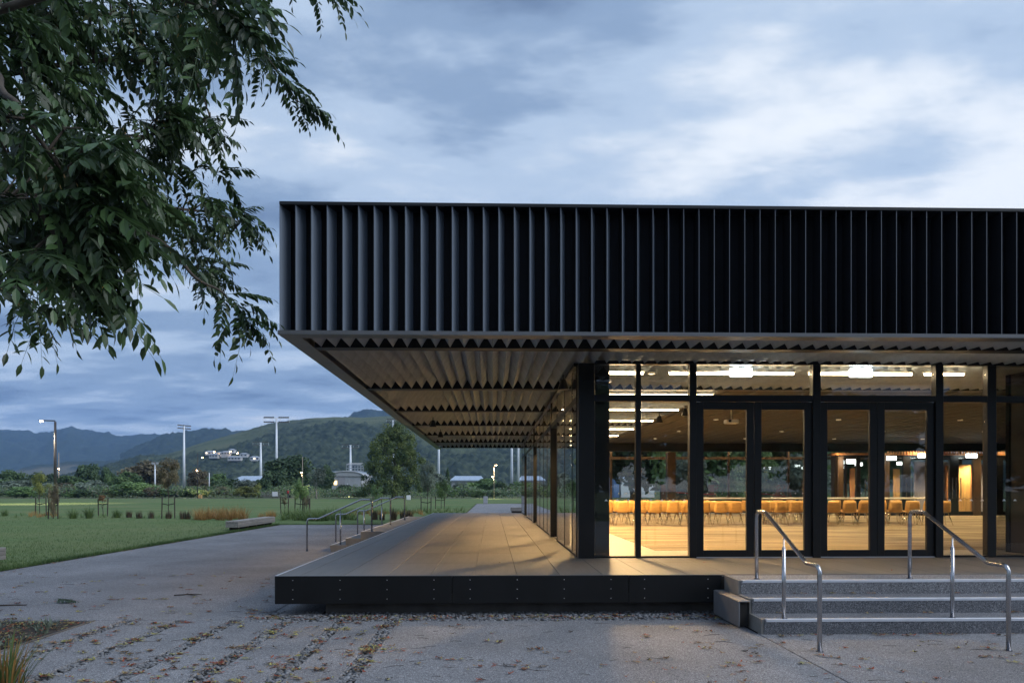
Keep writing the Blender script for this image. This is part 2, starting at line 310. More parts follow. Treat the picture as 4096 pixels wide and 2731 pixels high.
# ------------------------------------------------------------------ mesh helpers
WL = {}                                           # world place of each parent
def wloc(o):
    p = Vector((0, 0, 0))
    while o is not None:
        p += o.location; o = o.parent
    return p
def tag(o, label=None, cat=None, group=None, kind=None):
    if label: o['label'] = label
    if cat: o['category'] = cat
    if group: o['group'] = group
    if kind: o['kind'] = kind
    return o
def thing(name, label, cat, loc=(0, 0, 0), group=None, kind=None):
    o = bpy.data.objects.new(name, None); COL.objects.link(o); o.location = loc; o.empty_display_size = 0.2
    return tag(o, label, cat, group, kind)
class MB:
    def __init__(s): s.v = []; s.f = []; s.mi = []; s.cur = 0
    def add(s, vs, fs):
        b = len(s.v); s.v.extend(vs); s.f.extend([tuple(i + b for i in f) for f in fs]); s.mi.extend([s.cur] * len(fs))
    def box(s, x0, x1, y0, y1, z0, z1):
        s.add([(x0, y0, z0), (x1, y0, z0), (x1, y1, z0), (x0, y1, z0), (x0, y0, z1), (x1, y0, z1), (x1, y1, z1), (x0, y1, z1)],
              [(0, 3, 2, 1), (4, 5, 6, 7), (0, 1, 5, 4), (1, 2, 6, 5), (2, 3, 7, 6), (3, 0, 4, 7)]); return s
    def bev(s, x0, x1, y0, y1, z0, z1, b=0.01):
        # box with chamfered edges
        X = (x0, x0 + b, x1 - b, x1); Y = (y0, y0 + b, y1 - b, y1); Z = (z0, z0 + b, z1 - b, z1)
        vs = []; idx = {}
        def g(i, j, k):
            key = (i, j, k)
            if key not in idx: idx[key] = len(vs); vs.append((X[i], Y[j], Z[k]))
            return idx[key]
        fs = []
        fs += [tuple(g(i, j, 0) for i, j in ((1, 1), (1, 2), (2, 2), (2, 1))), tuple(g(i, j, 3) for i, j in ((1, 1), (2, 1), (2, 2), (1, 2)))]
        fs += [tuple(g(i, 0, k) for i, k in ((1, 1), (2, 1), (2, 2), (1, 2))), tuple(g(i, 3, k) for i, k in ((1, 1), (1, 2), (2, 2), (2, 1)))]
        fs += [tuple(g(0, j, k) for j, k in ((1, 1), (1, 2), (2, 2), (2, 1))), tuple(g(3, j, k) for j, k in ((1, 1), (2, 1), (2, 2), (1, 2)))]
        for k, kk in ((0, 1), (3, 2)):
            for j, jj in ((0, 1), (3, 2)): fs.append((g(1, jj, k), g(2, jj, k), g(2, j, kk), g(1, j, kk)))
            for i, ii in ((0, 1), (3, 2)): fs.append((g(ii, 1, k), g(ii, 2, k), g(i, 2, kk), g(i, 1, kk)))
        for i, ii in ((0, 1), (3, 2)):
            for j, jj in ((0, 1), (3, 2)): fs.append((g(i, jj, 1), g(i, jj, 2), g(ii, j, 2), g(ii, j, 1)))
        for i, ii in ((0, 1), (3, 2)):
            for j, jj in ((0, 1), (3, 2)):
                for k, kk in ((0, 1), (3, 2)): fs.append((g(ii, jj, k), g(i, jj, kk), g(ii, j, kk)))
        s.add(vs, fs); return s
    def prism(s, poly, axis, a, b):
        # poly of 2D points; axis 'x','y','z' extrude from a to b
        n = len(poly)
        def P(p, t): return {'x': (t, p[0], p[1]), 'y': (p[0], t, p[1]), 'z': (p[0], p[1], t)}[axis]
        vs = [P(p, a) for p in poly] + [P(p, b) for p in poly]
        fs = [tuple(range(n))[::-1], tuple(range(n, 2 * n))] + [(i, (i + 1) % n, n + (i + 1) % n, n + i) for i in range(n)]
        s.add(vs, fs); return s
    def tube(s, pts, r, n=8, cap=True):
        pts = [Vector(p) for p in pts]; m = len(pts); rs = r if isinstance(r, (list, tuple)) else [r] * m
        vs = []; up = Vector((0.13, 0.21, 1)).normalized()
        for i, p in enumerate(pts):
            d = (pts[min(i + 1, m - 1)] - pts[max(i - 1, 0)])
            d = d.normalized() if d.length > 1e-9 else Vector((0, 0, 1))
            ref = up if abs(d.dot(up)) < 0.95 else Vector((1, 0.1, 0))
            a = d.cross(ref).normalized(); b = d.cross(a)
            for k in range(n):
                t = 2 * PI * k / n; vs.append(tuple(p + (a * math.cos(t) + b * math.sin(t)) * rs[i]))
        fs = [(i * n + k, i * n + (k + 1) % n, (i + 1) * n + (k + 1) % n, (i + 1) * n + k) for i in range(m - 1) for k in range(n)]
        if cap: fs += [tuple(range(n))[::-1], tuple(range((m - 1) * n, m * n))]
        s.add(vs, fs); return s
    def lathe(s, c, prof, n=12):
        vs = []; m = len(prof)
        for r, z in prof:
            for k in range(n): t = 2 * PI * k / n; vs.append((c[0] + r * math.cos(t), c[1] + r * math.sin(t), c[2] + z))
        fs = [(i * n + k, i * n + (k + 1) % n, (i + 1) * n + (k + 1) % n, (i + 1) * n + k) for i in range(m - 1) for k in range(n)]
        fs += [tuple(range(n))[::-1], tuple(range((m - 1) * n, m * n))]
        s.add(vs, fs); return s
    def mesh(s, name, mats, smooth=False, off=(0, 0, 0)):
        me = bpy.data.meshes.new(name); ox, oy, oz = off
        me.from_pydata([(a - ox, b - oy, c - oz) for a, b, c in s.v], [], s.f)
        for m in (mats if isinstance(mats, (list, tuple)) else [mats]): me.materials.append(M[m])
        if isinstance(mats, (list, tuple)): me.polygons.foreach_set('material_index', s.mi)
        if smooth: me.polygons.foreach_set('use_smooth', [True] * len(me.polygons))
        me.update(); return me
    def build(s, name, mats, parent=None, smooth=False, **kw):
        # vertices are world coordinates; a part sits in its parent's frame
        if parent is not None: off = wloc(parent)
        else:
            xs = [v[0] for v in s.v]; ys = [v[1] for v in s.v]; zs = [v[2] for v in s.v]
            off = ((min(xs) + max(xs)) / 2, (min(ys) + max(ys)) / 2, min(zs))
        o = bpy.data.objects.new(name, s.mesh(name, mats, smooth, off)); COL.objects.link(o)
        if parent is not None: o.parent = parent
        else: o.location = off
        return tag(o, **kw)
def inst(name, me, parent=None, loc=(0, 0, 0), rot=(0, 0, 0), scale=(1, 1, 1), **kw):
    o = bpy.data.objects.new(name, me); COL.objects.link(o); o.parent = parent; o.location = loc; o.rotation_euler = rot; o.scale = scale
    return tag(o, **kw)
def box(name, m, parent, x0, x1, y0, y1, z0, z1, b=0, **kw):
    mb = MB(); (mb.bev(x0, x1, y0, y1, z0, z1, b) if b else mb.box(x0, x1, y0, y1, z0, z1))
    return mb.build(name, m, parent, **kw)
def copy_tree(o, parent=None):
    c = o.copy(); COL.objects.link(c); c.parent = parent
    for ch in o.children: copy_tree(ch, c)
    return c
def sheet(name, m, pts, z, **kw):
    mb = MB(); mb.add([(x, y, z) for x, y in pts], [tuple(range(len(pts)))])
    return mb.build(name, m, None, **kw)
ORD = 'first second third fourth fifth sixth seventh eighth ninth tenth eleventh twelfth thirteenth fourteenth fifteenth sixteenth seventeenth eighteenth nineteenth twentieth twenty-first twenty-second twenty-third twenty-fourth twenty-fifth'.split()

# ================================================================== THE SETTING
DK = 0.555                                     # deck level
sheet('ground', 'far_ground', [(-4100, -550), (4100, -550), (4100, 5500), (-4100, 5500)], -0.09, kind='structure', label='flat open land running out to the hills')
sheet('lawn', 'lawn', [(-90, -30), (-10.5, -30), (-10.5, 37.4), (-2.0, 37.4), (-2.0, 92.0), (60, 92), (60, 146), (-120, 146), (-120, 37)], 0.012, kind='structure', label='mown green lawn')
sheet('path', 'aggregate', [(-1.9, 41.0), (40, 41.0), (40, 91.9), (-1.9, 91.9)], 0.008, kind='structure', label='pale path behind the pavilion')
sheet('side_path', 'gravel_bed', [(-160, 146.2), (140, 146.2), (140, 150), (-160, 150)], 0.03, kind='structure', label='pale path along the far edge of the lawn')
# paving slabs with open joints over a dark bed
pave = thing('pavement', 'exposed aggregate paving around the deck', None, (0, 5, 0), kind='structure')
del pave['label']; pave['label'] = 'grey exposed aggregate paving'
box('bedding', 'substrate', pave, -10.48, 30, -15, 37.38, -0.088, -0.05)
def slab(x0, x1, y0, y1, m='aggregate'): box('slab', m, pave, x0, x1, y0, y1, -0.05, 0.0, 0.006)
slab(-10.47, -3.12, 10.165, 37.37)
slab(-3.12 + .012, -2.4, 10.62, 37.37)
GX = [-1.34, -2.0, -2.72, -3.44, -4.16, -4.86]            # gravel runnels
GWID = 0.085
edges = [-5.28] + [x for g in reversed(GX) for x in (g - GWID, g + GWID)]
for i in range(0, len(edges) - 1, 2): slab(edges[i], edges[i + 1], 1.5, 9.98 if edges[i] > -3.3 else 10.15)
slab(GX[0] + GWID, 3.215, 1.5, 9.98)
slab(3.227, 9.2, 1.5, 9.06); slab(9.212, 16, 1.5, 9.06)
slab(-5.28, 16, -15, 1.488)
sheet('gravel_bed', 'gravel_bed', [(-5.27, 1.5), (3.2, 1.5), (3.2, 11.2), (-3.1, 11.2), (-3.1, 10.16), (-5.27, 10.16)], -0.036, kind='structure', label='dark bed under the loose gravel')
sheet('planting_bed', 'soil', [(-14, 0), (-5.3, 0), (-5.3, 10.14), (-14, 10.14)], -0.012, kind='structure', label='leaf strewn planting bed')
e_ = box('edging_strip', 'concrete_dark', None, -5.314, -5.292, 1.5, 10.13, -0.05, 0.010)
tag(e_, 'thin pale edging strip between planting bed and paving', 'edging')

# hills: height fields with real distance; forest roughens them, pasture is smooth
def hill(name, label, crest, Yc, depth, grid, amp, tree, m, cell=9.0, pasture=None, seed=0, back=0.25):
    xs = [at(u, v, Yc)[0] for u, v in crest]; zs = [at(u, v, Yc)[2] for u, v in crest]
    x0, x1 = xs[0], xs[-1]; nx = max(8, int((x1 - x0) / grid)); ny = max(10, int(depth / grid / 1.25))
    X = np.linspace(x0, x1, nx + 1); ZC = np.interp(X, xs, zs)
    k = np.ones(max(3, int(30 / grid))); ZC = np.convolve(np.pad(ZC, (len(k), len(k)), 'edge'), k / k.sum(), 'same')[len(k):-len(k)]
    nb = max(3, int(ny * back)); vs = []; pa = []; zmx = float(ZC.max())
    for j in range(ny + nb + 1):
        t = j / ny; Y = Yc - depth + depth * t
        pr = (math.sin(min(t, 1) * PI / 2) ** 1.25) if t <= 1 else 1 - 0.35 * ((t - 1) / back)
        for i in range(nx + 1):
            x = X[i] * Y / Yc; p = Vector((x / 260.0 + seed, Y / 260.0, seed * 1.7))
            n = noise.fractal(p, 1.0, 2.1, 4)
            base = ZC[i] * pr; edge = min(1.0, (1.15 - min(t, 1)) * 3)
            h = base + n * amp * math.sin(min(t, 1) * PI) * edge * ZC[i] / zmx
            f = 1.0
            if pasture:
                pn = noise.fractal(Vector((x / 180.0 + 9 + seed, Y / 180.0, 3.3)), 1.0, 2.0, 3)
                f = pasture(x, t, pn)
            dv = noise.voronoi(Vector((x / cell + .6 * n, Y / cell * .9, seed)))[0][0]; tn = 1.0 - min(1.2, dv * 1.35) + .35 * n + .7 * noise.noise(Vector((x / (cell * 2.6), Y / (cell * 2.6), seed + 4)))
            h += f * tree * (0.25 + tn)
            vs.append((x, Y, max(h, -2) if t > 0.03 else -2)); pa.append(1 - f)
    W = nx + 1
    fs = [(j * W + i, j * W + i + 1, (j + 1) * W + i + 1, (j + 1) * W + i) for j in range(ny + nb) for i in range(nx)]
    mb = MB(); mb.v = vs; mb.f = fs; mb.mi = [0] * len(fs)
    o = mb.build(name, m, None, True, label=label, kind='structure')
    a = o.data.attributes.new('pasture', 'FLOAT', 'POINT'); a.data.foreach_set('value', pa)
    return o
def hillmat(name, f1, f2, g1, g2):
    m, n, l, b = newmat(name)
    g = n.new('ShaderNodeNewGeometry')
    def nz(s, d):
        x = n.new('ShaderNodeTexNoise'); x.inputs['Scale'].default_value = s; x.inputs['Detail'].default_value = d; l.new(g.outputs['Position'], x.inputs['Vector']); return x.outputs[0]
    def mixc(f, a, c):
        x = n.new('ShaderNodeMix'); x.data_type = 'RGBA'; l.new(f, x.inputs[0])
        for i, q in ((6, a), (7, c)):
            if isinstance(q, tuple): x.inputs[i].default_value = (*q, 1)
            else: l.new(q, x.inputs[i])
        return x.outputs[2]
    def st(s, a, c):
        x = n.new('ShaderNodeMapRange'); l.new(s, x.inputs[0]); x.inputs[1].default_value = a; x.inputs[2].default_value = c; return x.outputs[0]
    at_ = n.new('ShaderNodeAttribute'); at_.attribute_name = 'pasture'
    fo = mixc(st(nz(0.09, 5), 0.35, 0.68), f1, f2); gr = mixc(st(nz(0.02, 6), 0.35, 0.65), g1, g2)
    l.new(mixc(at_.outputs['Fac'], fo, gr), b.inputs['Base Color']); b.inputs['Roughness'].default_value = 1; b.inputs['Specular IOR Level'].default_value = 0.1
hillmat('hill_near', (0.022, 0.032, 0.022), (0.062, 0.078, 0.046), (0.080, 0.100, 0.050), (0.105, 0.115, 0.062))
hillmat('hill_far', (0.024, 0.034, 0.022), (0.045, 0.060, 0.036), (0.10, 0.095, 0.06), (0.13, 0.12, 0.075))
def past_main(x, t, pn):
    # open grass along the upper left flank, clearing on the right shoulder, forest elsewhere
    a = max(0, min(1, (t - 0.60 + pn * 0.35) * 5)) * max(0, min(1, (80 - x) / 260.0))
    c = max(0, 1 - ((x + 20) / 70.0) ** 2 - ((t - 0.47) / 0.10) ** 2) * 2.2
    d = max(0, min(1, (pn - 0.28) * 5)) * 0.7
    e = max(0, 1 - ((x + 390) / 90.0) ** 2 - ((t - 0.50) / 0.10) ** 2) * 1.5
    return 1 - max(0, min(1, max(a, c, d, e)))
hill('hill', 'broad green hill with grassy flank and dark forest rising behind the trees',
     [(150, 1935), (300, 1905), (420, 1882), (560, 1848), (680, 1826), (760, 1802), (850, 1777), (950, 1748), (1050, 1724), (1150, 1706), (1250, 1692), (1350, 1683), (1450, 1679), (1560, 1678), (1650, 1682), (1750, 1690), (1900, 1712), (2100, 1735), (2400, 1755), (2700, 1778), (3200, 1800), (3700, 1825), (4300, 1850)],
     1450, 800, 2.8, 16, 6.5, 'hill_near', cell=7.5, pasture=past_main, seed=2.3)
hill('hill', 'blue peak showing over the shoulder of the green hill', [(1180, 1760), (1300, 1712), (1390, 1681), (1420, 1665), (1450, 1656), (1475, 1651), (1500, 1656), (1530, 1659), (1560, 1658), (1620, 1668), (1750, 1700), (1900, 1760)],
     2900, 700, 9, 12, 14, 'hill_far', cell=24.0, seed=5.1)
hill('hill', 'dark forested ridge in the middle distance', [(480, 1835), (560, 1800), (620, 1778), (680, 1757), (740, 1750), (800, 1741), (860, 1736), (920, 1738), (960, 1746), (1020, 1735), (1080, 1716), (1130, 1708), (1170, 1706), (1240, 1722), (1400, 1760)],
     2700, 900, 8, 16, 16, 'hill_far', cell=22.0, seed=8.7)
hill('hill', 'long blue mountain ridge on the far left', [(-700, 1790), (-400, 1755), (-150, 1738), (0, 1737), (70, 1741), (150, 1752), (200, 1744), (235, 1732), (268, 1723), (300, 1730), (400, 1741), (500, 1757), (560, 1752), (620, 1755), (660, 1768), (760, 1792), (950, 1850)],
     4300, 1500, 16, 40, 18, 'hill_far', cell=40.0, seed=1.2)
hill('hill', 'low brown grassy spur in front of the blue mountains', [(-200, 1925), (40, 1888), (150, 1866), (300, 1852), (400, 1850), (480, 1842), (560, 1850), (700, 1885), (800, 1920)],
     2300, 500, 8, 10, 6, 'hill_far', cell=20.0, pasture=lambda x, t, pn: max(0, min(1, 0.15 + (pn - 0.05) * 4)), seed=3.9)

# haze: one even pale volume around everything
mh, nh, lh, bh = newmat('haze'); nh.remove(bh)
pv = nh.new('ShaderNodeVolumePrincipled'); pv.inputs['Color'].default_value = (0.33, 0.56, 1.0, 1); pv.inputs['Density'].default_value = 0.00012; pv.inputs['Anisotropy'].default_value = 0.2
lh.new(pv.outputs[0], nh['Material Output'].inputs['Volume'])
if True:
    hz = MB().box(-4200, 4200, -600, 5600, -3.4, 560).build('haze', 'haze', None, label='blue dusk air between here and the hills', kind='stuff')

# ================================================================== THE PAVILION
RX0, RX1 = -2.99, 28.0            # roof extent
RY0, RY1 = 10.60, 40.70
SOF = 3.92                        # underside of the roof edge
GY = 13.03                        # front glass plane
GXL = 1.49                        # left glass plane
BY = 38.2                         # rear glass plane
pav = thing('pavilion', 'long black glazed pavilion with ribbed fascia and raised deck', 'building', (3.0, 24.0, 0.0))
# --- roof and fascia
roof = box('roof', 'roof_sheet', pav, RX0 + .16, RX1, RY0 + .295, RY1 - .02, 4.16, 5.74)
me_cap = MB(); me_cap.box(RX0, RX1, RY0, RY0 + .32, 5.742, 5.785); me_cap.box(RX0, RX0 + .2, RY0 + .32, RY1, 5.742, 5.785)
me_cap.build('roof_capping', 'black_metal', roof)
FS = 0.2195
prof = [(0.0, 0.0), (0.009, 0.0), (0.030, 0.09), (0.058, 0.18), (0.088, 0.262), (0.0, 0.262)]
fm = MB(); fm.prism(prof, 'z', 0.0, 1.76)
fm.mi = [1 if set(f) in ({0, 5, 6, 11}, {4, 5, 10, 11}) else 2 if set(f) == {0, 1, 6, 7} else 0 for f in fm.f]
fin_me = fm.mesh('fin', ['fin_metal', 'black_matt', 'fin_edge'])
box('fascia_backing', 'black_matt', roof, RX0, RX1, RY0 + .276, RY0 + .29, 3.98, 5.74)
nfin = 70
rl = wloc(roof)
for i in range(nfin):
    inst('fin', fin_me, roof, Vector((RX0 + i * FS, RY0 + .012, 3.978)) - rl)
box('fascia_panel', 'fin_metal', roof, RX0 + nfin * FS, RX1, RY0 + .05, RY0 + .27, 3.98, 5.74)
box('side_fascia', 'fin_metal', roof, RX0 + .002, RX0 + .155, RY0 + .30, RY1 - .03, 3.98, 5.74)
# roof edge angle: upright lip and flat flange under front and left edges
lip = MB(); lip.prism([(RY0 - .015, 3.975), (RY0 - .015, SOF), (RY0 + .255, SOF), (RY0 + .255, SOF + .012), (RY0, SOF + .012), (RY0, 3.975)], 'x', RX0 - .02, RX1)
lip.build('edge_flange', 'flange_metal', roof)
lip = MB(); lip.prism([(RX0 - .015, 3.975), (RX0 - .015, SOF - .001), (RX0 + .255, SOF - .001), (RX0 + .255, SOF + .011), (RX0, SOF + .011), (RX0, 3.975)], 'y', RY0 + .256, RY1)
lip.build('edge_flange', 'flange_metal', roof)
# --- soffit of folded grey sheet with black cross beams
soff = box('soffit', 'black_panel', pav, RX0 + .26, RX1 - .1, RY0 + .30, RY1 - .05, 4.13, 4.158)
sl = wloc(soff)
BEAMS = [11.72, 16.42, 21.08, 25.72, 30.36, 35.0, 39.4]
def blade_mesh(y0, y1): return MB().prism([(.001, 3.936), (FS / 2, 4.119), (FS - .001, 3.936), (FS - .001, 3.943), (FS / 2, 4.128), (.001, 3.943)], 'y', y0, y1).mesh('soffit_fold', 'blade')
long_me = blade_mesh(RY0 + .30, RY1 - .1); short_me = blade_mesh(RY0 + .30, 16.3); back_me = blade_mesh(35.1, 38.1)
x = RX0 + .36; nb_ = 0
while x < 14.0:
    inst('soffit_fold', long_me if x < 5.0 else short_me, soff, Vector((x, 0, 0)) - sl); x += FS; nb_ += 1
while x < 20.0: inst('soffit_fold', short_me, soff, Vector((x, 0, 0)) - sl); x += FS
for i, y in enumerate(BEAMS):
    box('beam', 'black_panel', soff, RX0 + .262, (RX1 - .2 if i in (0, 1) else 5.06), y - .12, y + .12, 3.926, 4.127)
box('edge_beam', 'black_panel', soff, 5.061, 5.16, 16.53, 36.0, 3.93, 4.127)
# hall ceiling: dark boards with fine battens
hc = box('hall_ceiling', 'hall_ceiling', pav, 5.17, 27.6, 16.53, 36.6, 4.02, 4.10)
batt = MB().box(-.012, .012, 16.6, 36.5, 4.003, 4.019).mesh('batten', 'batten')
hl = wloc(hc)
for i in range(36): inst('batten', batt, hc, Vector((5.5 + i * .6, 0, 0)) - hl)
box('rear_bulkhead', 'black_panel', pav, 1.55, 27.6, 36.62, 36.9, 3.62, 4.12)

# --- deck of long boards
deck = box('deck', 'substrate', pav, -2.98, 27.9, 10.45, 38.28, 0.30, DK - .03)
dl = wloc(deck)
tw, tl = 0.6, 1.86
tile_cache = {}
def tile(x0, x1, y0, y1):
    k = (round(x1 - x0, 3), round(y1 - y0, 3))
    if k not in tile_cache: tile_cache[k] = MB().bev(-k[0] / 2, k[0] / 2, -k[1] / 2, k[1] / 2, 0, .0295, .003).mesh('deck_tile', 'deck_tile')
    inst('deck_tile', tile_cache[k], deck, Vector(((x0 + x1) / 2, (y0 + y1) / 2, DK - .0295)) - dl)
g = .0025
ys = [10.445, 12.2] + [12.2 + tl * i for i in range(1, 14)] + [38.27]
ci = 0
xg = [-2.975, -2.66] + [-2.66 + tw * i for i in range(1, 60)]
for a, b in zip(xg[:-1], xg[1:]):
    if a > 14.0: break
    for c, d_ in zip(ys[:-1], ys[1:]):
        if a >= 1.4 and c > 14.0: continue
        tile(a + g, b - g, c + g, d_ - g)
# deck edge: black sheets with rivets, pale metal trim on the arris
fx = [-3.0, -0.56, 1.9, 3.21]
riv = MB(); riv.lathe((0, 0, 0), [(.0055, 0), (.0055, .003), (.003, .005)], 8)
rme = MB()
rv = [(v[0], -v[2], v[1]) for v in riv.v]; rme.v = rv; rme.f = riv.f; rme.mi = riv.mi
riv_me = rme.mesh('rivet', 'rivet')
for a, b in zip(fx[:-1], fx[1:]):
    p = box('deck_fascia', 'black_panel', pav, a + .003, b - .003, 10.408, 10.425, DK - .385, DK - .006, .003)
    pl = wloc(p)
    n = 4 if b - a > 2 else 2
    xs_ = [a + .25, a + .25 + (b - a - .5) / 3, a + .25 + 2 * (b - a - .5) / 3, b - .25] if n == 4 else [a + .22, b - .2]
    for xx in xs_:
        for zz_ in (DK - .06, DK - .19, DK - .32): inst('rivet', riv_me, p, Vector((xx, 10.4075, zz_)) - pl)
box('deck_fascia', 'black_panel', pav, -3.0, -2.983, 10.43, 38.3, DK - .385, DK - .006, .003)
tr = MB(); tr.box(-3.002, 3.21, 10.405, 10.44, DK - .0055, DK + .002); tr.build('deck_trim', 'flange_metal', pav)
tr = MB(); tr.box(-3.004, -2.978, 10.441, 38.3, DK - .0055, DK + .003); tr.build('deck_trim', 'nosing', pav)
box('plinth', 'concrete_dark', pav, -2.37, 27.5, 10.72, 38.0, -0.03, 0.298)
# --- front glazing
def pane_y(parent, x0, x1, z0, z1, y, m='glass'): return box('pane', m, parent, x0, x1, y - .006, y + .006, z0, z1)
def pane_x(parent, y0, y1, z0, z1, x, m='glass'): return box('pane', m, parent, x - .006, x + .006, y0, y1, z0, z1)
fg = thing('front_glazing', None, None, (5.0, GY, DK)); fg.parent = pav; fg.location = Vector((5.0, GY, DK)) - wloc(pav)
HZ = 3.92; TZ0, TZ1 = 3.28, 3.39
D0 = DK + .002
def mull(x0, x1, z0=D0, z1=HZ, d=.07): return box('mullion', 'frame', fg, x0, x1, GY - d, GY + d, z0, z1, .004)
col = box('corner_column', 'frame', pav, 1.49, 1.765, GY - .09, GY + .20, D0, 3.93, .006)
mull(2.49, 2.58); mull(3.43, 3.55, d=.075); mull(5.595, 5.735, d=.075); mull(7.775, 7.91, d=.075); mull(8.70, 8.86); mull(10.4, 10.5); mull(12.4, 12.5)
box('head_rail', 'frame', fg, 1.77, 27.8, GY - .068, GY + .068, HZ + .001, HZ + .06)
for a, b in ((1.766, 2.489), (2.581, 3.429), (3.551, 5.594), (5.736, 7.774), (7.911, 8.699), (8.861, 10.399), (10.501, 12.399)):
    box('transom', 'frame', fg, a, b, GY - .066, GY + .066, TZ0, TZ1, .004)
    pane_y(fg, a, b, TZ1 + .001, HZ, GY, 'glass' if a < 8.8 else 'glass_dark')
    if not (3.5 < a < 3.6 or 5.7 < a < 5.8):
        pane_y(fg, a, b, D0 + .031, TZ0 - .001, GY, 'glass' if a < 8.8 else 'glass_dark')
        box('sill', 'frame', fg, a, b, GY - .05, GY + .05, D0, D0 + .03)
    else:
        box('threshold', 'nosing', fg, a, b, GY - .05, GY + .05, D0, D0 + .012)
# black lining panel standing behind the first pane, dark wall behind the right-hand panes
box('lining_panel', 'black_panel', pav, 1.80, 2.05, GY + .09, GY + .40, D0, 3.92)
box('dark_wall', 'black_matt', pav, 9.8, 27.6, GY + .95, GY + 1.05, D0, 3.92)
for xx in (9.82, 10.35, 11.0): box('wall_post', 'post_dark', pav, xx, xx + .07, GY + .45, GY + .94, D0, 3.92, .004)
# door leaves: stiles, rails, pane, small hinges
def leaf(x0, x1, handle_side, lab):
    dr = thing('door', None, None, (0, 0, 0)); dr.parent = pav; dr.location = Vector(((x0 + x1) / 2, GY, DK)) - wloc(pav); dr['label'] = lab
    sw, top, bot = .128, .135, .115; z0 = DK + .016; z1 = TZ0 - .006
    f = MB()
    y0, y1 = GY - .032, GY + .032
    f.bev(x0, x0 + sw, y0, y1, z0, z1, .004); f.bev(x1 - sw, x1, y0, y1, z0, z1, .004)
    f.bev(x0 + sw - .0015, x1 - sw + .0015, y0 + .001, y1 - .001, z0, z0 + bot, .004); f.bev(x0 + sw - .0015, x1 - sw + .0015, y0 + .001, y1 - .001, z1 - top, z1, .004)
    f.build('door_frame', 'frame', dr)
    pane_y(dr, x0 + sw, x1 - sw, z0 + bot, z1 - top, GY)
    hx = x0 + .02 if handle_side < 0 else x1 - .02
    h = MB().bev(hx - .045, hx + .045, y0 - .008, y0 + .02, z1 - .006, z1 + .005, .002); h.build('hinge', 'steel', dr)
leaf(3.556, 4.570, -1, 'leftmost glazed black door leaf'); leaf(4.577, 5.590, 1, 'second glazed black door leaf from the left')
leaf(5.741, 6.752, -1, 'third glazed black door leaf from the left'); leaf(6.759, 7.770, 1, 'fourth glazed black door leaf from the left')
# manifestation: zigzag and small pale triangles on the glass
tri = MB().prism([(-.030, 0), (.030, 0), (0, .034)], 'y', -.002, 0).mesh('film_triangle', 'film_white')
fl = wloc(fg)
xx = 1.98; k = 0
while xx < 11.8:
    if not (3.42 < xx < 7.92): inst('film_triangle', tri, fg, Vector((xx, GY - .0075, 1.545)) - fl)
    xx += .196
def zig(parent, x0, x1, y):
    zb = MB(); xx = x0; 
    while xx < x1 - .09:
        zb.tube([(xx, y, 1.60), (xx + .049, y, 1.565), (xx + .098, y, 1.60)], .0035, 4); xx += .098
    zb.build('film_zigzag', 'frame', parent)
zig(fg, 2.06, 2.48, GY - .010); zig(fg, 2.59, 3.42, GY - .010); zig(fg, 7.93, 8.69, GY - .010)
# --- left glazing along the verandah, with recessed entrances
lg = thing('side_glazing', None, None, (0, 0, 0)); lg.parent = pav; lg.location = Vector((GXL, 25.0, DK)) - wloc(pav)
def mullx(y, w_=.05, x=GXL, d=.05): return box('mullion', 'frame', lg, x - .012, x + .10, y - w_ / 2, y + w_ / 2, D0, HZ, .004)
DOORS = [(17.3, 18.86), (25.2, 26.80), (32.75, 34.30)]
panels = [(13.24, 13.97), (13.97, 15.45), (15.45, 17.25), (18.95, 20.37), (20.37, 21.87), (21.87, 23.50), (23.5, 25.15), (26.9, 28.3), (28.3, 29.75), (29.75, 31.2), (31.2, 32.7), (34.4, 35.7), (35.7, 37.0), (37.0, 38.15)]
done = set()
for a, b in panels:
    for y in (a, b):
        if round(y, 2) not in done: done.add(round(y, 2)); mullx(y)
    box('transom', 'frame', lg, GXL - .010, GXL + .08, a + .03, b - .03, TZ0, TZ1)
    pane_x(lg, a + .03, b - .03, TZ1 + .001, HZ, GXL); pane_x(lg, a + .03, b - .03, D0 + .04, TZ0 - .001, GXL)
    box('sill', 'frame', lg, GXL - .010, GXL + .08, a + .03, b - .03, D0, D0 + .038)
for i, (a, b) in enumerate(DOORS):
    box('entrance_column', 'frame', pav, GXL - .03, GXL + .22, b, b + .09, D0, HZ, .005)
    box('transom', 'frame', lg, GXL - .010, GXL + .14, a - .02, b - .001, TZ0, TZ1)
    pane_x(lg, a, b, TZ1 + .001, HZ, GXL)
    dr = thing('door', None, None); dr.parent = pav; dr.location = Vector((GXL + .17, (a + b) / 2, DK)) - wloc(pav); dr['label'] = 'recessed side door with tall steel pull handle'
    f = MB(); X0, X1 = GXL + .145, GXL + .20
    f.box(X0, X1, a, a + .12, D0, TZ0); f.box(X0, X1, b - .121, b - .001, D0, TZ0); f.box(X0 + .001, X1 - .001, a + .12, b - .12, D0, D0 + .13); f.box(X0 + .001, X1 - .001, a + .12, b - .12, TZ0 - .13, TZ0)
    f.build('door_frame', 'frame', dr)
    pane_x(dr, a + .12, b - .12, D0 + .13, TZ0 - .13, GXL + .17)
    for yy in (a + .42, a + .56):
        h = MB(); h.tube([(X0 - .06, yy, 1.18), (X0 - .06, yy, 2.25)], .016, 8)
        for zz_ in (1.35, 2.1): h.tube([(X0 - .06, yy, zz_), (X0, yy, zz_)], .008, 6)
        h.build('handle', 'steel', dr)
box('head_rail', 'frame', lg, GXL - .05, GXL + .05, 13.24, 38.15, HZ + .001, HZ + .06)
